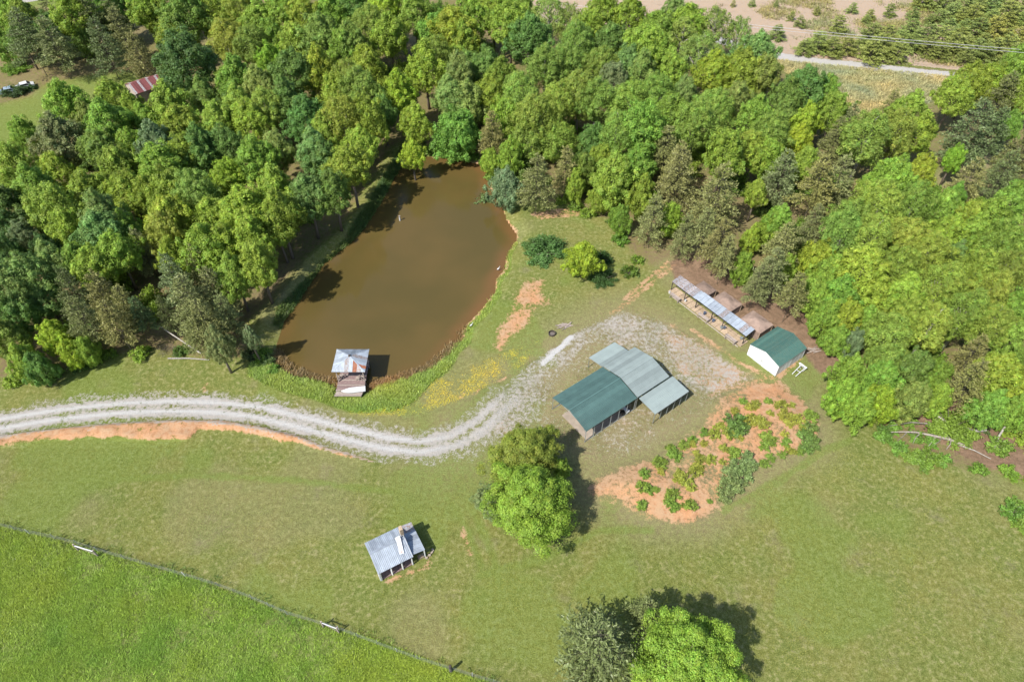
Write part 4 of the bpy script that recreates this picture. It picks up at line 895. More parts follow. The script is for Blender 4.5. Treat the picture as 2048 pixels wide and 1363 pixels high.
# ---- long tin shelter
zt = gnd(1400, 640)[2]
def shelter():
    t = thing('tin_shelter', gnd(1420, 640), 'long open shelter with narrow galvanised tin roof in two sections left of the white shed', 'shelter')
    P = lambda x, y, h: at(*z5(x, y), zt + h)
    front0, front1 = P(225, 213, 2.35), P(985, 780, 2.35); back0, back1 = P(300, 168, 2.75), P(1055, 722, 2.75)
    d = nrm((front1 - front0) * [1, 1, 0]); w = np.array([-d[1], d[0], 0]); 
    if w @ (back1 - front1) < 0: w = -w
    width = 2.05; Ltot = np.linalg.norm((front1 - front0)[:2]); SPL = .345
    for k, (s0, s1, dz) in enumerate(((0, SPL, -.12), (SPL - .01, 1, 0))):
        e0 = front0 + d * Ltot * s0 + Z3 * dz; e1 = front0 + d * Ltot * s1 + Z3 * dz; S = w * width + Z3 * .42
        n = 7 if k == 0 else 13; rr = random.Random(4 + k); ms = [M_TINRUST if rr.random() < .45 else M_TIN for _ in range(n)]
        sheet_panels(t, e0, e1, S, n, None, ribs=3, rh=.05, mats=ms)
        b = MB(); b.bar(e0 - Z3 * .07 + w * .1, e1 - Z3 * .07 + w * .1, .1); b.build('front_beam', M_DARKWOOD, t)
        b = MB(); b.bar(e0 + S - Z3 * .09 - w * .1, e1 + S - Z3 * .09 - w * .1, .1); b.build('rear_beam', M_DARKWOOD, t)
    for s_ in (.01, .2, .355, .57, .715, .985):
        for k in (0, 1):
            p = front0 + d * Ltot * s_ + w * (.12 + k * (width - .25)); b = MB(); b.bar((p[0], p[1], zt - .1), (p[0], p[1], 2.25 + zt + k * .4), .13); b.build('post', M_DARKWOOD, t)
        p = front0 + d * Ltot * s_ + w * .12; b = MB(); b.bar((p[0], p[1], zt + 1.5), tuple(p + w * .7 + Z3 * .05), .08); b.build('brace', M_DARKWOOD, t)
    # boarded floor strips along the front, and the low back rail panels
    f0 = front0 * [1, 1, 0] + Z3 * (zt + .0) - w * .55; nb = 15
    for i in range(nb):
        q0 = f0 + d * Ltot * (i / nb + .002); q1 = f0 + d * Ltot * ((i + 1) / nb - .002)
        for j in range(2):
            o = w * (j * .95); b = MB(); b.prism([q0 + o, q1 + o, q1 + o + w * .9, q0 + o + w * .9], Z3 * (.26 + .01 * ((i * 7 + j * 3) % 3))); b.build('floor_board', M_TANWOOD, t)
    for x0_, y0_, x1_, y1_ in ((355, 180, 420, 215), (480, 265, 585, 340), (630, 350, 735, 430), (780, 470, 870, 545), (900, 570, 1030, 680)):
        q0 = P(x0_, y0_ + 10, 1.9) ; q0 = front0 * [1, 1, 0] + d * ((q0 - front0) @ d) + w * (width + .35); q1 = P(x1_, y1_ + 10, 1.9); q1 = front0 * [1, 1, 0] + d * ((q1 - front0) @ d) + w * (width + .35)
        for r_ in range(2): b = MB(); b.bar(q0 + Z3 * (zt + .8 + .8 * r_), q1 + Z3 * (zt + .8 + .8 * r_), .07); b.build('rail', M_TANWOOD, t)
        b = MB(); b.prism([q0 + Z3 * zt, q1 + Z3 * zt, q1 + Z3 * (zt + 1.55), q0 + Z3 * (zt + 1.55)], w * .03); b.build('screen_panel', M_SHADE, t)
    return t, front0, d, w, Ltot
st, sf, sd_, sw, sL = shelter()
def bench(x0_, y0_, x1_, y1_, label, depth_=.62):
    q0 = at(*z5(x0_, y0_), zt + .85); q1 = at(*z5(x1_, y1_), zt + .85); L = (q1 - q0) @ sd_; q1 = q0 + sd_ * L; c = (q0 + q1) / 2
    t = thing('table', (c[0], c[1], zt), label, 'table', 'wooden tables before the tin shelter')
    for j in range(3): b = MB(); o = sw * (j * .24); b.prism([q0 + o, q1 + o, q1 + o + sw * .21, q0 + o + sw * .21], Z3 * .05); b.build('table_board', M_WOOD, t)
    for s_ in (.08, .92):
        for j in (0, 1): p = q0 + sd_ * L * s_ + sw * (.08 + j * .5); b = MB(); b.bar((p[0], p[1], zt - .05), (p[0], p[1], zt + .85), .1); b.build('leg', M_WOOD, t)
    return c
bench(200, 345, 290, 415, 'grey wooden table before the left end of the tin shelter'); bench(485, 548, 585, 625, 'grey wooden table before the middle of the tin shelter'); bench(765, 770, 865, 848, 'grey wooden table before the right end of the tin shelter')
def tub(x, y, r, m, name, label, cat, hgt=.4, z0=.27):
    p = at(*z5(x, y), zt + z0 + hgt / 2); p = np.array([p[0], p[1], zt + z0]); t = thing(name, p, label, cat); b = MB(); b.tube([p, p + Z3 * hgt], [r * .85, r], 12); b.build('body', m, t)
    b = MB(); k = 12
    for i in range(k):
        a0, a1 = 2 * math.pi * i / k, 2 * math.pi * (i + 1) / k; b.bar(p + [r * math.cos(a0), r * math.sin(a0), hgt], p + [r * math.cos(a1), r * math.sin(a1), hgt], .05)
    b.build('rim', M_FRAME, t)
tub(560, 543, .26, M_BLUE, 'bucket', 'dark blue bucket behind the middle table of the shelter', 'bucket'); tub(650, 618, .26, M_BLUE, 'bucket', 'dark blue bucket left of the shelter centre posts', 'bucket')
tub(735, 688, .28, M_FRAME, 'bucket', 'grey bucket right of the shelter centre posts', 'bucket'); tub(765, 692, .2, M_BLUE, 'bucket', 'smallest dark bucket beside the grey bucket', 'bucket')
tub(200, 330, .16, M_WHITE, 'bucket', 'white bucket at the left end of the tin shelter', 'bucket', .4, 0); tub(362, 415, .16, M_WHITE, 'bucket', 'white bucket between left and middle tables', 'bucket', .4)
tub(935, 800, .25, M_FRAME, 'bucket', 'grey bucket at the right end of the tin shelter', 'bucket')
# long logs laid by the floor and a tan sack
p = at(*z5(850, 760), zt + .4); t = thing('log', p - Z3 * .1, 'pale peeled log lying before the right half of the shelter', 'log'); b = MB(); b.tube([p - sd_ * 1.6, p, p + sd_ * 1.6], [.11, .13, .12], 8); b.build('wood', M_TANWOOD, t)
p = at(*z5(620, 570), zt + .4); t = thing('log', p - Z3 * .1, 'pale peeled log lying behind the two blue buckets', 'log'); b = MB(); b.tube([p - sd_ * 1.0, p, p + sd_ * 1.0], [.09, .11, .1], 8); b.build('wood', M_TANWOOD, t)
p = at(*z5(640, 660), zt + .05); t = thing('post_rail', p - Z3 * .1, 'weathered log edging along the front of the shelter floor', 'log'); b = MB()
e0 = at(*z5(225, 372), zt + .1); b.tube([e0, e0 + sd_ * sL * .5, e0 + sd_ * sL * .9], .09, 7); b.build('wood', M_WOOD, t)

def pen(name, label, cx, cy, w_, l_, h, rise, seed):
    p = at(*z5(cx, cy), zt + h + rise * .5); g = np.random.default_rng(seed); t = thing(name, (p[0], p[1], zt), label, 'tarp pen', 'tarp covered pens behind the shelter')
    o = np.array([p[0], p[1], zt]); n = 9; pts = {}
    for i in range(n + 1):
        for j in range(n + 1):
            a_, b_ = i / n * 2 - 1, j / n * 2 - 1; zz = h + rise * (1 - max(abs(a_), abs(b_) * .9) ** 1.2) - .10 * abs(math.sin(a_ * 4)) * abs(math.sin(b_ * 3)) + g.normal() * .025
            pts[i, j] = o + sd_ * a_ * l_ / 2 + sw * b_ * w_ / 2 + Z3 * zz
    b = MB(); 
    for i in range(n):
        for j in range(n): b.poly([pts[i, j], pts[i + 1, j], pts[i + 1, j + 1], pts[i, j + 1]])
    for i in range(n):
        for (p0, p1) in ((pts[i, 0], pts[i + 1, 0]), (pts[i + 1, n], pts[i, n]), (pts[0, i + 1], pts[0, i]), (pts[n, i], pts[n, i + 1])): b.poly([p0, p0 - Z3 * .25, p1 - Z3 * .25, p1])
    b.build('tarp_cover', M_TARP, t, smooth=True)
    for sx in (-1, 1):
        for sy in (-1, 1):
            q = o + sd_ * sx * l_ * .49 + sw * sy * w_ * .49; b = MB(); b.bar(q - Z3 * .1, q + Z3 * h, .09); b.build('post', M_TANWOOD, t)
    for q0, q1 in (((-1, -1), (1, -1)), ((1, -1), (1, 1)), ((-1, 1), (1, 1)), ((-1, -1), (-1, 1))):
        A_ = o + sd_ * q0[0] * l_ * .485 + sw * q0[1] * w_ * .485; B_ = o + sd_ * q1[0] * l_ * .485 + sw * q1[1] * w_ * .485
        b = MB(); b.poly([A_, B_, B_ + Z3 * (h - .2), A_ + Z3 * (h - .2)]); b.build('side_sheet', M_TARP, t)
pen('tarp_pen', 'largest brown tarp covered pen between the tin shelter and white shed', 1095, 615, 3.5, 4.4, 1.9, .75, 1)
pen('tarp_pen', 'middle brown tarp covered pen behind the centre of the tin shelter', 790, 410, 3.3, 4.2, 1.8, .6, 2)
pen('tarp_pen', 'small half hidden tarp covered pen behind the left of the tin shelter', 570, 275, 2.4, 3.2, 1.6, .5, 3)

# ---- dock with pavilion
zg = lambda x, y: (620 + x / 10.48, 680 + y / 10.48)
def dock():
    eh = 2.9; zb = WATER_Z + 1.1
    A = at(*zg(450, 665), zb + eh); Bq = at(*zg(1150, 665), zb + eh); D = at(*zg(1235, 190), zb + eh); u = Bq - A; un = nrm(u); v = D - Bq; v = v - un * (v @ un); vn = nrm(v)
    Wd = np.linalg.norm(u); c = A + u / 2 + v / 2
    t = thing('pond_pavilion', (c[0], c[1], zb), 'square dock pavilion with rusty galvanised hip roof standing over the pond edge', 'pavilion')
    rise = 1.15; hip = lambda q: 1 - abs(2 * q - 1)
    for k, (e, uu, inn) in enumerate(((A, u, v), (A + u, v, -u), (A + u + v, -u, -v), (A + v, -v, u))):
        ms = [M_TIN] * 8
        if k == 0: ms = [M_TIN, M_TIN, M_TIN, M_TINRUST, M_TIN, M_RUST, M_TINRUST, M_TIN]
        if k == 1: ms = [M_TIN, M_RUST, M_TIN, M_TIN, M_TINRUST, M_TIN, M_TIN, M_TIN]
        sheet_panels(t, e, e + uu, inn / 2 + Z3 * rise, 8, None, ribs=3, rh=.05, vmax=hip, mats=ms)
        b = MB(); b.bar(e + Z3 * .03, c + Z3 * (rise + .03), .14, .03); b.build('hip_cap', M_TIN, t)
        b = MB(); b.bar(e - Z3 * .09 + nrm(inn) * .12, e + uu - Z3 * .09 + nrm(inn) * .12, .12); b.build('eave_beam', M_WOOD, t)
    b = MB(); b.tube([c + Z3 * (rise - .02), c + Z3 * (rise + .18), c + Z3 * (rise + .25)], [.22, .16, .02], 8); b.build('roof_finial', M_DARKWOOD, t)
    for sx in (.1, .9):
        for sy in (.1, .9):
            p = A + u * sx + v * sy; b = MB(); b.bar((p[0], p[1], WATER_Z - 1.2), (p[0], p[1], A[2] - .05), .16); b.build('post', M_WOOD, t)
            b = MB()
            for w in (u * (1 if sx < .5 else -1), v * (1 if sy < .5 else -1)): b.bar(p - Z3 * .75, p + nrm(w) * .65 - Z3 * .08, .08)
            b.build('brace', M_WOOD, t)
    # upper deck under the roof
    nb = 30; d0 = np.array([*(A + u * .08 - v * .30)[:2], zb]); Ld = Wd * 1.22
    dk = thing('dock_deck', (c[0], c[1], zb), 'weathered plank deck of the dock running from under the pavilion to the bank', 'dock')
    uw = u * .84
    for i in range(nb):
        q = d0 + vn * Ld * i / nb; jx = un * ((i * 37 % 7) - 3) * .012; b = MB(); b.prism([q + jx, q + uw + jx, q + uw + vn * (Ld / nb - .018) + jx, q + vn * (Ld / nb - .018) + jx], -Z3 * .05); b.build('deck_board', M_MAUVE if i % 5 else M_WOOD, dk)
    for sx in (.02, .5, .98):
        for sy in (.03, .5, .97): p = d0 + uw * sx + vn * Ld * sy; b = MB(); b.bar((p[0], p[1], WATER_Z - 1.4), (p[0], p[1], zb - .06), .15); b.build('pile', M_DARKWOOD, dk)
        p = d0 + uw * sx; b = MB(); b.bar(p - Z3 * .13, p + vn * Ld - Z3 * .13, .1, .14); b.build('joist', M_DARKWOOD, dk)
    # landing: lower boards, running down to the bank
    l0 = at(*zg(545, 1165), zb - .12); l0[2] = zb - .12; nl = 9; top = d0 - vn * .03; run = -(l0 - top) @ vn
    for i in range(nl):
        q = top - vn * run * (i + 1) / nl - Z3 * (.10 + .012 * i); jx = un * (-.03 * i + ((i * 5) % 3) * .05); b = MB(); b.prism([q + jx, q + uw * .97 + jx, q + uw * .97 + vn * (run / nl - .03) + jx + Z3 * .01, q + vn * (run / nl - .03) + jx + Z3 * .01], -Z3 * .05); b.build('landing_board', M_WOOD, dk)
    for sx in (.05, .5, .93): q = top + uw * sx - Z3 * .2; b = MB(); b.bar(q, q - vn * run - Z3 * .1, .1, .12); b.build('joist', M_DARKWOOD, dk)
    for sx in (.06, .92): q = top + uw * sx - vn * (run - .15); b = MB(); b.bar((q[0], q[1], hz(q[0], q[1]) - .3), (q[0], q[1], zb - .25), .14); b.build('pile', M_DARKWOOD, dk)
    # upturned jon boat
    zc_ = zb - .02; S0 = at(*zg(655, 1060), zc_ + .2); S1 = at(*zg(1160, 1000), zc_ + .25); ax = nrm((S1 - S0) * [1, 1, 0]); Lb = np.linalg.norm((S1 - S0)[:2]); sd2 = np.array([-ax[1], ax[0], 0])
    mid_ = (S0 + S1) / 2; bt = thing('rowing_boat', (mid_[0], mid_[1], zc_), 'white upturned rowing boat lying on the dock landing', 'boat')
    b = MB(); rings = []; nseg = 12
    for i in range(nseg + 1):
        s_ = i / nseg; wv = .52 * (1 - (1 - min(1, s_ * 1.9)) ** 2.2) * (1 - .12 * s_) + .02; hv = .34 * (.55 + .45 * min(1, s_ * 2.5)); o = np.array([*(S0 + ax * Lb * s_)[:2], zc_])
        rings.append([o + sd2 * wv, o + sd2 * wv * .97 + Z3 * hv * .45, o + sd2 * wv * .72 + Z3 * hv, o + Z3 * (hv + .03), o - sd2 * wv * .72 + Z3 * hv, o - sd2 * wv * .97 + Z3 * hv * .45, o - sd2 * wv])
    for r0, r1 in zip(rings[:-1], rings[1:]):
        for k in range(6): b.poly([r0[k], r0[k + 1], r1[k + 1], r1[k]])
    b.poly(rings[-1]); b.poly(rings[0][::-1]); b.build('hull', M_WHITE, bt, smooth=False)
    b = MB(); b.bar(rings[2][3] + Z3 * .02, rings[-1][3] + Z3 * .02, .05, .03); b.build('keel', M_WHITE, bt)
    for sgn, rg in ((1, 0), (-1, 6)):
        b = MB(); 
        for i in range(nseg): b.bar(rings[i][rg] + Z3 * .03, rings[i + 1][rg] + Z3 * .03, .05, .05)
        b.build('gunwale', M_FRAME, bt)
    # chairs
    def chair(x, y, rz, label):
        p = at(*zg(x, y), zb + .3); p[2] = zb; k = thing('deck_chair', p, label, 'chair', 'wooden chairs on the dock', 0); ca, sa = math.cos(rz), math.sin(rz)
        T = lambda a_, b_, c_: p + np.array([a_ * ca - b_ * sa, a_ * sa + b_ * ca, c_])
        for i in range(4): b = MB(); b.bar(T(-.28, -.25 + i * .14, .40 - i * .03), T(.28, -.25 + i * .14, .40 - i * .03), .12, .03); b.build('seat_slat', M_WOOD, k)
        for i in range(4): b = MB(); b.bar(T(-.24 + i * .16, .22, .30), T(-.27 + i * .18, .50, 1.05), .12, .03); b.build('back_slat', M_WOOD, k)
        for s_ in (-1, 1):
            b = MB(); b.bar(T(s_ * .34, -.35, .60), T(s_ * .34, .35, .60), .12, .03); b.build('arm_rest', M_WOOD, k)
            for yy in (-.3, .3): b = MB(); b.bar(T(s_ * .32, yy, 0), T(s_ * .32, yy, .6), .07); b.build('leg', M_WOOD, k)
    chair(650, 770, -2.6, 'left wooden armchair on the dock under the pavilion edge'); chair(1075, 775, 2.6, 'right wooden armchair on the dock under the pavilion edge')
    p = at(*zg(1000, 800), zb + .3); p[2] = zb; k = thing('side_table', p, 'small low slatted table beside the right dock chair', 'table')
    for i in range(4): b = MB(); b.bar(p + [-.3, -.22 + i * .15, .42], p + [.3, -.22 + i * .15, .42], .12, .03); b.build('top_slat', M_WOOD, k)
    for sx in (-.25, .25):
        for sy in (-.2, .2): b = MB(); b.bar(p + [sx, sy, 0], p + [sx, sy, .4], .06); b.build('leg', M_WOOD, k)
dock()

# ---- little cabin on the lawn
zh = lambda x, y: (700 + x / 8.518, 1020 + y / 8.518)
def cabin():
    z = gnd(*zh(700, 1100))[2]; E = 2.3
    A = at(*zh(480, 1088), z + E); Bq = at(*zh(1075, 790), z + E); u = Bq - A; un = nrm(u); Rd0 = at(*zh(318, 750), z + E + 1.05); v = Rd0 - A; v = v - un * (v @ un); vn = nrm(v * [1, 1, 0]); f = abs(v @ vn)
    t = thing('log_cabin', ((A + u / 2 + vn * f * .7)[0], (A + u / 2 + vn * f * .7)[1], z), 'small white log cabin with porch and tin gable roof alone on the lawn', 'cabin')
    Wc = np.linalg.norm(u); ridge0 = A + vn * f + Z3 * 1.05; back0 = at(*zh(215, 565), z + E + .35); fb = (back0 - ridge0) @ vn
    n = 11; sheet_panels(t, A, A + u, vn * f + Z3 * 1.05, n, M_TIN, ribs=2, rh=.05)
    sheet_panels(t, A + vn * (f + fb) + Z3 * .25, A + u + vn * (f + fb) + Z3 * .25, -vn * fb + Z3 * .8, n, M_TIN, ribs=2, rh=.05)
    b = MB(); b.bar(ridge0 + Z3 * .04, ridge0 + u + Z3 * .04, .26, .03); b.build('ridge_cap', M_TIN, t)
    for e in (0, 1):
        q = u * e; b = MB()
        b.bar(A + q - Z3 * .03, ridge0 + q - Z3 * .03, .03, .14); b.bar(ridge0 + q - Z3 * .03, A + q + vn * (f + fb) + Z3 * .22, .03, .14); b.build('barge_board', M_WHITE, t)
    # walls: log courses; the cabin sits behind the porch
    fz = z + .25; i0 = A * [1, 1, 0] + un * .25 + vn * (f * .62) + Z3 * fz; wu = un * (Wc - .5); wv = vn * (f * .38 + fb - .3); nl = 9; hw = (E - .25 + .35) / nl
    for s0, s1 in ((i0, i0 + wu), (i0 + wu, i0 + wu + wv), (i0 + wu + wv, i0 + wv), (i0 + wv, i0)):
        for k in range(nl): b = MB(); o = Z3 * (hw * (k + .5)); ext = nrm(s1 - s0) * .10; b.bar(s0 + o - ext, s1 + o + ext, .15, hw * .82); b.build('log', M_WHITE, t)
    for q in (u * .055, u * .945):
        b = MB(); g0_ = i0 - un * .25 + wv * 0 + Z3 * 0; base = A * [1, 1, 0] + q + Z3 * (z + E + .1)
        b.prism([base + vn * (f * .62), base + vn * (f + fb - .3), base + vn * f + Z3 * .75], un * .05); b.build('gable_infill', M_WOOD, t)
    # door facing the porch
    q = i0 + wu * .5 - vn * .09; b = MB(); b.prism([q, q + un * .8, q + un * .8 + Z3 * 1.9, q + Z3 * 1.9], -vn * .04); b.build('door', M_DARKWOOD, t)
    # porch floor and posts
    nb = 14; fl = A * [1, 1, 0] + un * .15 + vn * .12 + Z3 * (z + .22); fw = f * .60
    for i in range(nb): q0 = fl + un * (Wc - .3) * i / nb; q1 = fl + un * (Wc - .3) * ((i + 1) / nb) - un * .015; b = MB(); b.prism([q0, q1, q1 + vn * fw, q0 + vn * fw], -Z3 * .12); b.build('porch_board', M_MAUVE, t)
    for k, s_ in enumerate((.05, .36, .67, .955)):
        p = A + u * s_ + vn * .18; b = MB(); b.bar((p[0], p[1], z - .05), (p[0], p[1], A[2] - .02), .16 if k else .2); b.build('porch_post', M_WHITE, t)
        if k < 3: b = MB(); b.bar(p - Z3 * .5, p + un * .45 - Z3 * .06, .07); b.build('brace', M_WHITE, t)
    b = MB(); b.bar(A + vn * .18 - Z3 * .1, A + u + vn * .18 - Z3 * .1, .12); b.build('porch_beam', M_WHITE, t)
    for k in range(10): b = MB(); o = Z3 * (.22 * k + .2); p = A * [1, 1, 0] + un * .12 + Z3 * z; b.bar(p + o + vn * .05, p + o + vn * .95, .16, .15); b.build('corner_log', M_WHITE, t)
    # chimney in the gap between the roofs
    p = A * [1, 1, 0] + u * .93 + vn * (f + fb * .35) + un * .25; b = MB(); b.box((p[0], p[1], z + 2.3), (.42, .62, 4.6), math.atan2(un[1], un[0])); ch = b.build('chimney', M_TANWOOD, t)
    # raised smoke hatch lying on the front slope
    rt = math.atan2(un[1], un[0]); s_ = (vn * f + Z3 * 1.05); q0 = A + u * .765 + s_ * .34 + Z3 * .10; q1 = A + u * .82 + s_ * .90 + Z3 * .22; b = MB(); b.bar(q0, q1, .56, .10); b.build('roof_hatch', M_WHITE, t)
    q2 = q1 + vn * .02; b = MB(); b.bar(q1 - nrm(s_) * .05 + Z3 * .10, q1 + nrm(s_) * .5 + Z3 * .22, .62, .10); b.build('hatch_cap', M_WHITE, t)
    b = MB(); b.box(q0 + s_ * .10 + Z3 * .09, (.14, .28, .012), rt); b.build('rust_patch', M_RUST, t)
    # side lean-to, lower, falling away to the right
    C0 = at(*zh(1070, 757), z + 2.0); S0 = C0 - vn * .1; s = u * 0; LA = A * [1, 1, 0] + u * 1.0 + un * .02 + Z3 * (z + 2.25) + vn * .30; dlt = f + fb - .15; out = un * 1.75 - Z3 * .30
    ms = [M_TIN] * 7; ms[5] = M_TINRUST; ms[6] = M_TINRUST
    sheet_panels(t, LA + out, LA + out + vn * dlt, -out, 7, None, ribs=2, rh=.05, mats=ms, name='lean_to_panel')
    for s_ in (.02, .98):
        p = LA + out * .93 + vn * dlt * s_; b = MB(); b.bar((p[0], p[1], z - .05), (p[0], p[1], p[2] - .02), .15); b.build('lean_to_post', M_WHITE, t)
    p0 = LA * [1, 1, 0] + out * [1, 1, 0] * .93 + Z3 * z
    for k in range(7): b = MB(); o = Z3 * (.18 + .24 * k); b.bar(p0 + o + vn * (dlt * .3), p0 + o + vn * dlt, .14, .2); b.build('log', M_WHITE, t)
    # firewood under the lean-to
    q = LA * [1, 1, 0] + out * [1, 1, 0] * .55 + Z3 * z + vn * .25; fp = thing('firewood_stack', q, 'small stack of split firewood under the cabin lean-to', 'firewood')
    for i in range(3):
        for k in range(5): c_ = q + un * (.16 * k - .2) + Z3 * (.09 + .15 * i); b = MB(); b.bar(c_ - vn * .22, c_ + vn * .22, .15, .14, k=5); b.build('split_log', M_TANWOOD if (i + k) % 3 else M_WOOD, fp)
    for i, (dx, dy) in enumerate(((.3, -.3), (.75, -.1), (1.0, .15), (-.2, -.45))):
        c_ = q + un * (dx + .9) + vn * dy; b = MB(); b.box((c_[0], c_[1], hz(c_[0], c_[1]) + .1), (.35, .25, .22), i); tag(b.build('field_stone', M_CONC), ['pale stone nearest the lean-to post of the cabin', 'pale stone in the cabin shadow', 'pale stone farthest right of the cabin lean-to', 'pale stone just before the cabin lean-to'][i], 'stone', 'stones by the cabin')
cabin()
# ---- fence
FP = [gnd(*p) for p in FENCE]
t = thing('wire_fence', FP[8], 'long wire fence on posts between the mown lawn and the rough pasture', 'fence')
def dense(P, step):
    out = []
    for p, q in zip(P[:-1], P[1:]):
        n = max(1, int(np.linalg.norm(q - p) / step)); out += [p + (q - p) * i / n for i in range(n)]
    return out + [P[-1]]
fpts = [np.array([p[0], p[1], hz(p[0], p[1])]) for p in dense(FP, 2.6)]
g = random.Random(1)
for i, p in enumerate(fpts): b = MB(); q = p + [g.uniform(-.05, .05), g.uniform(-.05, .05), 1.35]; b.bar(p - Z3 * .2, q, .055, .055); b.build('line_post', M_FRAME if i % 3 else M_WHITE, t)
for h_ in (.2, .45, .7, .95, 1.2): b = MB(); b.tube([p + Z3 * h_ for p in fpts], .007, 3); b.build('wire', M_WIRE, t)
b = MB()
for p, q in zip(fpts[:-1], fpts[1:]):
    n = 9
    for i in range(n): c_ = p + (q - p) * i / n; b.bar(c_ + Z3 * .15, c_ + Z3 * 1.2, .008, k=3)
b.build('mesh_stays', M_WIRE, t)['kind'] = 'stuff'
for (pa, pb, lab) in (((157, 1099), (196, 1111), 'weathered H brace post pair at the left of the wire fence'), ((647, 1252), (678, 1264), 'pale H brace post pair in the middle of the wire fence')):
    A_, B_ = gnd(*pa), gnd(*pb); tb = thing('brace_assembly', (A_ + B_) / 2, lab, 'fence brace')
    for q in (A_, B_): b = MB(); b.tube([q - Z3 * .2, q + Z3 * 1.6], [.11, .10], 9); b.build('post', M_WOOD, tb)
    b = MB(); b.tube([A_ + Z3 * 1.25, B_ + Z3 * 1.25], .07, 8); b.build('cross_rail', M_WHITE, tb); b = MB(); b.tube([A_ + Z3 * 1.2, B_ + Z3 * .2], .035, 6); b.build('diagonal_brace', M_WOOD, tb)
q = gnd(902, 1341); tb = thing('corner_post', q, 'thick dark wooden post at the lower end of the wire fence', 'post'); b = MB(); b.tube([q - Z3 * .2, q + Z3 * 1.75, q + Z3 * 1.85], [.19, .17, .10], 10); b.build('post_body', M_DARKWOOD, tb)
b = MB()
for i in range(3): b.tube([q + Z3 * (.3 + .45 * i) + [.2 * math.cos(a_), .2 * math.sin(a_), 0] for a_ in np.linspace(0, 6.3, 13)], .012, 4)
b.build('wire_wrap', M_WIRE, tb)

# ---- fire ring and log pile, puddle-side things
q = gnd(1104, 668); t = thing('fire_ring', q, 'round rusty metal fire ring on the grass near the gravel drive', 'fire ring')
b = MB(); k = 20
for i in range(k):
    a0, a1 = 2 * math.pi * i / k, 2 * math.pi * (i + 1) / k; pp = [q + [.62 * math.cos(x_), .62 * math.sin(x_), 0] for x_ in (a0, a1)]; ii = [q + [.57 * math.cos(x_), .57 * math.sin(x_), 0] for x_ in (a0, a1)]
    b.poly([pp[0], pp[1], pp[1] + Z3 * .38, pp[0] + Z3 * .38]); b.poly([ii[1], ii[0], ii[0] + Z3 * .38, ii[1] + Z3 * .38]); b.poly([pp[0] + Z3 * .38, pp[1] + Z3 * .38, ii[1] + Z3 * .38, ii[0] + Z3 * .38])
b.build('ring', M_DARKWOOD, t); b = MB(); b.tube([q + Z3 * -.05, q + Z3 * .06], [.58, .5], 14); b.build('ash_bed', M_ASH, t)
planks_pile(1127, 651, 14, M_WOOD, 'brush_pile', 'pile of grey logs and branches above the fire ring', 'log pile', .85, 1.9, .35)
p = at(800, 441, WATER_Z); t = thing('pond_post', p, 'short weathered post standing in the middle of the pond', 'post'); b = MB(); b.tube([p - Z3 * 1.5, p + Z3 * 1.1], .13, 8); b.build('post_body', M_WHITE, t); b = MB(); b.box(p + Z3 * 1.15, (.35, .3, .12), .4); b.build('post_cap', M_WOOD, t)
p = gnd(822, 316); p[2] = max(p[2], WATER_Z); t = thing('overflow_box', p, 'small white overflow box at the far tip of the pond', 'box'); b = MB(); b.box(p + Z3 * .3, (.9, .6, .7), .2); b.build('box_body', M_WHITE, t); b = MB(); b.box(p + Z3 * .68, (1.0, .7, .06), .2); b.build('lid', M_WHITE, t)
for (px, py, nm, lab) in ((943, 653, 'white_egret', 'white bird standing on the grassy right bank of the pond'), (997, 544, 'white_egret', 'white bird at the water edge on the upper right bank')):
    p = gnd(px, py); p[2] = max(p[2], WATER_Z); b = MB(); f_ = np.array([.8, .5, 0])
    b.tube([p + Z3 * .35 - f_ * .35, p + Z3 * .45 - f_ * .1, p + Z3 * .5 + f_ * .12, p + Z3 * .72 + f_ * .22, p + Z3 * .85 + f_ * .2, p + Z3 * .86 + f_ * .33, p + Z3 * .84 + f_ * .48], [.03, .13, .10, .04, .04, .045, .008], 8)
    for s_ in (-.05, .05): b.tube([p + [s_, -s_, 0], p + [s_, -s_, .4]], .015, 4)
    tag(b.build(nm, M_WHITE, smooth=True), lab, 'bird')

# ---- fallen tree at the lower right
def fz6(x, y, h=.3): q = gnd(1348 + x / 2.926, 440 + y / 2.926); return q + Z3 * h
M_DEAD = mat('dead_bark', (.30, .265, .22), .9, var=.5, scale=4)
def branch_set(t, rows, m=M_DEAD):
    for pts, r0, r1, nm in rows: P = [fz6(*p) for p in pts]; b = MB(); b.tube(P, list(np.linspace(r0, r1, len(P))), 8); b.build(nm, m, t)
p = fz6(1600, 1290, 0); t = thing('fallen_tree', p, 'pale fallen tree with bare branches lying at the lawn edge at right', 'fallen tree')
branch_set(t, [([(1700, 1330, .3), (1600, 1295, .6), (1500, 1275, .7), (1400, 1258, .8), (1330, 1258, .9), (1255, 1262, 1.0)], .26, .07, 'trunk'),
  ([(1600, 1290, .6), (1540, 1240, .8), (1460, 1212, 1.0), (1370, 1207, 1.1), (1250, 1225, 1.0)], .20, .05, 'branch'), ([(1430, 1262, .8), (1400, 1290, .9), (1385, 1325, .7)], .1, .03, 'branch'),
  ([(1520, 1280, .7), (1500, 1310, .8), (1470, 1345, .5)], .11, .03, 'branch'), ([(1350, 1258, .9), (1325, 1285, .8), (1300, 1300, .5)], .08, .02, 'branch'), ([(1610, 1290, .6), (1600, 1330, .9), (1585, 1350, .4)], .10, .04, 'branch'),
  ([(1330, 1210, 1.1), (1290, 1195, 1.3), (1240, 1200, 1.2)], .06, .02, 'branch'), ([(1560, 1285, .7), (1530, 1320, 1.0), (1500, 1335, .8)], .07, .02, 'branch')])
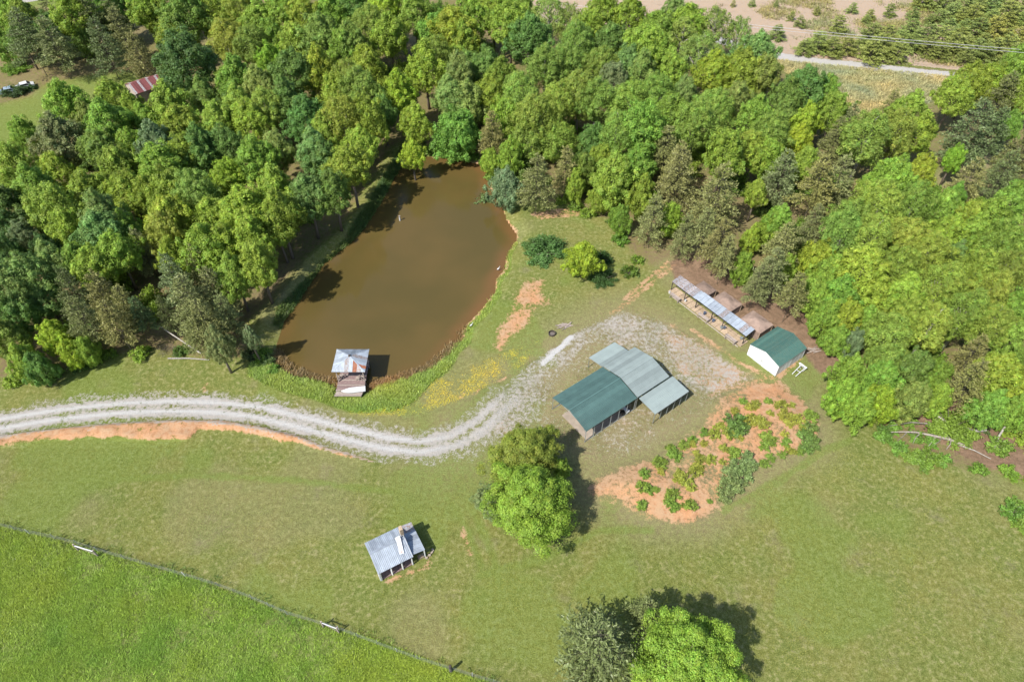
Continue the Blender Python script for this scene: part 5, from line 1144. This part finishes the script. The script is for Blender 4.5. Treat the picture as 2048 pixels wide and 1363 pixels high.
def log_(name, label, cat, pts, r0, r1, m=M_PALEBARK):
    t = thing(name, fz6(*pts[0]) * [1, 1, 0] + Z3 * 0, label, cat); b = MB(); P = [fz6(*p) for p in pts]; b.tube(P, list(np.linspace(r0, r1, len(P))), 8); b.build('trunk', m, t)
log_('fallen_log', 'short pale log leaning above the fallen tree', 'log', [(1470, 1125, 1.8), (1530, 1172, 1.0), (1610, 1205, .3)], .16, .2)
log_('fallen_log', 'forked pale log between the fallen tree and right edge', 'log', [(1685, 1230, .6), (1750, 1245, .5), (1815, 1235, .4)], .2, .26)
log_('fallen_log', 'upright curved pale stem at the right edge', 'log', [(1870, 1345, .1), (1878, 1290, 1.0), (1920, 1215, 2.2)], .18, .12)
log_('fallen_log', 'thick pale log at right picture edge', 'log', [(1950, 1210, .5), (2048, 1215, .5), (2150, 1225, .4)], .25, .3)
log_('fallen_log', 'thin pale branch on the brown litter at right', 'log', [(1660, 1320, .3), (1750, 1355, .4), (1850, 1400, .2)], .10, .05)
z4 = lambda x, y: (x / 2.926 - 1348 + 0, y / 2.926)
def log4(label, pts, r0, r1):
    P = [gnd(x / 2.926, 440 + y / 2.926) + Z3 * h for x, y, h in pts]; t = thing('fallen_log', P[0] * [1, 1, 0], label, 'log'); b = MB(); b.tube(P, list(np.linspace(r0, r1, len(P))), 7); b.build('trunk', M_PALEBARK, t)
log4('pale straight log lying flat in front of the pine clump', [(985, 812, .15), (1100, 812, .2), (1225, 820, .15)], .14, .10)
log4('pale dead trunk leaning out of the pine clump', [(1180, 785, .2), (1080, 735, 1.2), (965, 680, 2.6)], .14, .08)
b = MB(); g = random.Random(8); c_ = gnd(335, 705); 
t = thing('brush_pile', c_, 'reddish brown heap of dead brush at the foot of the pine clump', 'brush pile')
for i in range(70): o = c_ + [g.uniform(-1.6, 1.6), g.uniform(-1.3, 1.3), g.uniform(.1, .9)]; d_ = np.array([g.uniform(-1, 1), g.uniform(-1, 1), g.uniform(-.2, .6)]); b.bar(o - d_ * .6, o + d_ * .6, .035, k=3)
b.build('twigs', M_TWIG, t)

# ---- red-roofed barn and vehicles at far left
def barn():
    z = 0; A = at(262, 192, 3.2); Bq = at(322, 172, 3.2); u = Bq - A; un = nrm(u); vn = np.array([-un[1], un[0], 0]); A = A + un * 1.2; u = un * 7.5; t = thing('barn', (*(A + u / 2 + vn * 3)[:2], 0), 'barn with faded red metal roof half hidden by trees at left', 'barn')
    ms = [M_MAROON if i % 4 else M_TINRUST for i in range(14)]
    sheet_panels(t, A, A + u, vn * 3.6 + Z3 * 1.3, 14, None, ribs=2, rh=.04, mats=ms); sheet_panels(t, A + vn * 7.2, A + u + vn * 7.2, -vn * 3.6 + Z3 * 1.3, 14, None, ribs=2, rh=.04, mats=ms[::-1])
    f = A * [1, 1, 0]
    for p0, p1 in ((f + vn * .2, f + u + vn * .2), (f + vn * 7, f + u + vn * 7)): b = MB(); b.prism([p0, p1, p1 + Z3 * 3.15, p0 + Z3 * 3.15], vn * .1); b.build('wall', M_WOOD, t)
    for e in (un * .15, u - un * .25): b = MB(); q = f + e; b.prism([q + vn * .3, q + vn * 6.9, q + vn * 6.9 + Z3 * 3.1, q + vn * 3.6 + Z3 * 4.35, q + vn * .3 + Z3 * 3.1], un * .1); b.build('gable_wall', M_WOOD, t)
    b = MB(); q = f + u * .4 + vn * .15; b.prism([q, q + un * 2.6, q + un * 2.6 + Z3 * 2.6, q + Z3 * 2.6], -vn * .06); b.build('door', M_MAROON, t)
barn()
M_CARB = mat('pale_blue_car_paint', (.42, .52, .62), .3, .2); M_CARW = mat('white_car_paint', (.62, .63, .64), .3); M_GLASS = mat('dark_car_glass', (.03, .035, .04), .1, spec=.8)
def car(px, py, rz, m, label):
    p = gnd(px, py); t = thing('parked_car', p, label, 'car', 'vehicles parked at the far left'); ca, sa = math.cos(rz), math.sin(rz)
    T = lambda a_, b_, c_: p + np.array([a_ * ca - b_ * sa, a_ * sa + b_ * ca, c_])
    pr = [(-2.2, .35), (-2.25, .8), (-1.5, .95), (-.9, 1.4), (.7, 1.45), (1.4, .98), (2.2, .85), (2.25, .4)]
    b = MB(); b.prism([T(x_, -.85, z_) for x_, z_ in pr], T(0, 1.7, 0) - p); b.build('body', m, t)
    for s_ in (-1, 1):
        b = MB(); b.poly([T(x_, s_ * .86, z_) for x_, z_ in ((-1.3, 1.0), (-.85, 1.34), (.65, 1.38), (1.15, 1.02))]); b.build('side_window', M_GLASS, t)
        for x_ in (-1.35, 1.4): b = MB(); b.bar(T(x_, s_ * .72, .33), T(x_, s_ * .9, .33), .66, k=12); b.build('wheel', M_BLACK, t)
    for q in (((.76, 1.455), (1.40, 1.01)), ((-1.50, .98), (-.96, 1.40))):
        (x0_, z0_), (x1_, z1_) = q; b = MB(); b.poly([T(x0_, -.75, z0_ + .02), T(x1_, -.75, z1_ + .02), T(x1_, .75, z1_ + .02), T(x0_, .75, z0_ + .02)]); b.build('windscreen', M_GLASS, t)
car(20, 186, .5, M_CARB, 'pale blue car half hidden under bushes at the far left'); car(52, 176, .6, M_CARW, 'white car behind the bush at the far left')

# ---- power line over the road at top right
pl = []
for px, py in ((1100, 8), (2230, 118)):
    p = at(px, py, 9.0); q = np.array([p[0], p[1], 0.0]); pl.append(q); t = thing('utility_pole', q, 'wooden utility pole at the ' + ('left end of the power line among the trees' if px < 1500 else 'right end of the power line outside the picture'), 'utility pole')
    b = MB(); b.tube([q - Z3 * .5, q + Z3 * 9.6], [.18, .13], 9); b.build('pole', M_BARK, t); b = MB(); b.bar(q + Z3 * 9.1 + [-.1, -1, 0], q + Z3 * 9.1 + [.1, 1, 0], .12); b.build('cross_arm', M_WOOD, t)
for o, lab in ((-.9, 'nearer power line cable over the country road'), (.9, 'farther power line cable over the country road')):
    P = []
    for i in range(25): s_ = i / 24; c_ = pl[0] * (1 - s_) + pl[1] * s_; P.append(c_ + [.1 * o, o, 9.1 - 3.2 * s_ * (1 - s_)])
    b = MB(); b.tube(P, .045, 4); tag(b.build('power_cable', M_LINE), lab, 'cable', 'power line cables')

# ------------------------------------------------------------------ grass and flowers: nobody could count them
M_GRASS = foliage_material('grass_blades', .35)
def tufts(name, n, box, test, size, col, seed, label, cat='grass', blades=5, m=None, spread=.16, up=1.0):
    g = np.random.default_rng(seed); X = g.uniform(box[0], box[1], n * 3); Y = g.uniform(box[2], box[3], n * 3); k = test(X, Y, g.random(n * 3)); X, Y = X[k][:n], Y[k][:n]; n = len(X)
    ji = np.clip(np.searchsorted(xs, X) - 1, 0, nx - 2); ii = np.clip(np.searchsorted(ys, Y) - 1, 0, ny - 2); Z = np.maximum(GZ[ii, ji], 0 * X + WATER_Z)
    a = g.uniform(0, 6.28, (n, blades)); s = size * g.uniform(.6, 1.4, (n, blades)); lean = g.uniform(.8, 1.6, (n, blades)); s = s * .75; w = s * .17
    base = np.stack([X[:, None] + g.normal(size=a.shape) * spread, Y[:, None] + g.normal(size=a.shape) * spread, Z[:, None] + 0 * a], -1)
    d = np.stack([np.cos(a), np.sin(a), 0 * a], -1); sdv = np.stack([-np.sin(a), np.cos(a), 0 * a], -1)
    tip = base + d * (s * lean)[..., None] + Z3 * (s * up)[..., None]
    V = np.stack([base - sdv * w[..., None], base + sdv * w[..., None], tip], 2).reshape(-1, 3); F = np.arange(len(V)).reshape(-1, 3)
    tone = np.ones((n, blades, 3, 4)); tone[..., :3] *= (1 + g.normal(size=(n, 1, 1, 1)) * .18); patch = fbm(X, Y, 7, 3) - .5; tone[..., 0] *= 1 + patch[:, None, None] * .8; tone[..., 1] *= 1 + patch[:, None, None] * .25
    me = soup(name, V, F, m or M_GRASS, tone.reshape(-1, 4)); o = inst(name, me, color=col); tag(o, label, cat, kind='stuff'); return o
DOCKP = poly([(668, 735), (745, 735), (740, 770), (735, 797), (665, 797)])
bx = lambda P: (P[:, 0].min(), P[:, 0].max(), P[:, 1].min(), P[:, 1].max())
PV = poly([(0, 1052), (60, 1067), (190, 1098), (300, 1130), (430, 1170), (560, 1225), (650, 1250), (740, 1275), (830, 1310), (900, 1338), (1000, 1375), (1000, 1420), (-60, 1420), (-60, 1040)])
tufts('tall_pasture_grass', 36000, bx(PV), lambda X, Y, r: (sdf(X, Y, PV) > .1) & (r < .25 + 1.2 * sm(fbm(X, Y, 6, 3), .38, .62)), .26, (.225, .315, .042), 1, 'rough tall pasture grass below the wire fence')
FL = np.array([p[:2] for p in FP])
tufts('fence_line_grass', 3800, (FL[:, 0].min(), FL[:, 0].max(), FL[:, 1].min(), FL[:, 1].max()), lambda X, Y, r: ldist(X, Y, FL) < .35 + .9 * sm(fbm(X, Y, 2.2, 3), .45, .65), .30, (.130, .195, .040), 2, 'longer dark grass under the wire fence')
tufts('pond_bank_grass', 26000, bx(LUSH), lambda X, Y, r: (sdf(X, Y, LUSH) > -.2) & (sdf(X, Y, POND) < -.1) & (sdf(X, Y, DOCKP) < -.1) & (r < (.45 + 1.2 * sm(fbm(X, Y, 4, 3), .35, .6)) * np.where(X > -9, .55, 1)), .36, (.250, .315, .060), 3, 'bright long grass along the pond bank')
REED = poly([(548, 700), (575, 705), (600, 735), (640, 750), (740, 765), (780, 750), (830, 735), (890, 690), (930, 650), (936, 665), (905, 705), (860, 745), (790, 775), (730, 785), (640, 772), (590, 762), (555, 735)], WATER_Z)
tufts('brown_reeds', 5200, bx(REED), lambda X, Y, r: (sdf(X, Y, REED) > 0) & (sdf(X, Y, POND) < .5) & (sdf(X, Y, POND) > -1.3) & (r < .35 + .9 * (fbm(X, Y, 2.5, 2) > .5)), .45, (.20, .135, .055), 4, 'brown and green reeds in the shallow pond edge', 'reeds')
tufts('yellow_flowers', 9000, bx(FLOWER), lambda X, Y, r: (sdf(X, Y, FLOWER) > -.5) & (r < .12 + 1.5 * sm(fbm(X, Y, 3.0, 3), .38, .62)), .12, (.80, .66, .03), 5, 'yellow wild flowers scattered on the pond bank slope', 'flowers', 2, spread=.2, up=.9)
DP2 = poly([(545, 650), (600, 590), (650, 530), (705, 478), (755, 400), (790, 340), (815, 300), (840, 300), (830, 330), (795, 370), (765, 415), (735, 460), (710, 492), (655, 535), (605, 605), (575, 650)], 0)
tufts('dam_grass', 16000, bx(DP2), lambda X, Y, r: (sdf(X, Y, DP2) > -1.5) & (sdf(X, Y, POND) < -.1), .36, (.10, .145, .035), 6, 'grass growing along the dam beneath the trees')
DR = poly([(1540, 118), (1930, 155), (1990, 160), (1760, 240), (1700, 240), (1600, 170)])
tufts('dry_field_grass', 9000, bx(DR), lambda X, Y, r: (sdf(X, Y, DR) > 0), .5, (.36, .32, .18), 7, 'tan dry grass in the field below the country road')
WILD = poly([(0, 1060), (200, 1105), (500, 1210), (800, 1310), (900, 1350), (700, 1363), (-40, 1363)])
SC = poly([(1380, 20), (1560, 95), (1740, 118), (2048, 145), (2100, -10), (1300, -20)])
tufts('clearing_scrub', 9000, bx(SC), lambda X, Y, r: (sdf(X, Y, SC) > 0) & (ldist(X, Y, FARROAD) > 2.6) & (r < 1.1 * sm(fbm(X, Y, 9, 3), .48, .66)), .7, (.25, .24, .11), 17, 'tan and olive weeds over the bare pink clearing', spread=.5)
tufts('white_flowers', 260, bx(WILD), lambda X, Y, r: (sdf(X, Y, WILD) > 0) & (r < .35 * (fbm(X, Y, 6, 2) > .52) + .03), .16, (.80, .80, .72), 8, 'scattered white flower heads in the rough pasture', 'flowers', 3, spread=.1)
LAWN = poly([(-60, 900), (380, 890), (560, 890), (745, 930), (960, 950), (1180, 1010), (1300, 1050), (1450, 1020), (1650, 880), (1800, 930), (2100, 990), (2120, 1400), (1000, 1400), (560, 1220), (0, 1045)])
tufts('lawn_tufts', 42000, bx(LAWN), lambda X, Y, r: (sdf(X, Y, LAWN) > .2) & (r < .25 + .9 * sm(fbm(X, Y, 5, 3), .4, .65)), .11, (.225, .245, .058), 9, 'short uneven tufts of the mown lawn', blades=3, spread=.2)
YD = poly([(900, 800), (1110, 700), (1250, 600), (1400, 680), (1500, 780), (1300, 860), (1150, 950), (1000, 880)])
tufts('weed_tufts', 9000, bx(YD), lambda X, Y, r: (sdf(X, Y, YD) > 0) & (sdf(X, Y, np.array([[*ga[:2]], [*(ga + gu)[:2]], [*(ga + gu + gv)[:2]], [*(ga + gv)[:2]]])) < .3) & (r < 1.2 * sm(fbm(X, Y, 4, 3), .42, .62)), .16, (.16, .18, .06), 10, 'sparse weeds growing through the gravel yard', blades=3)
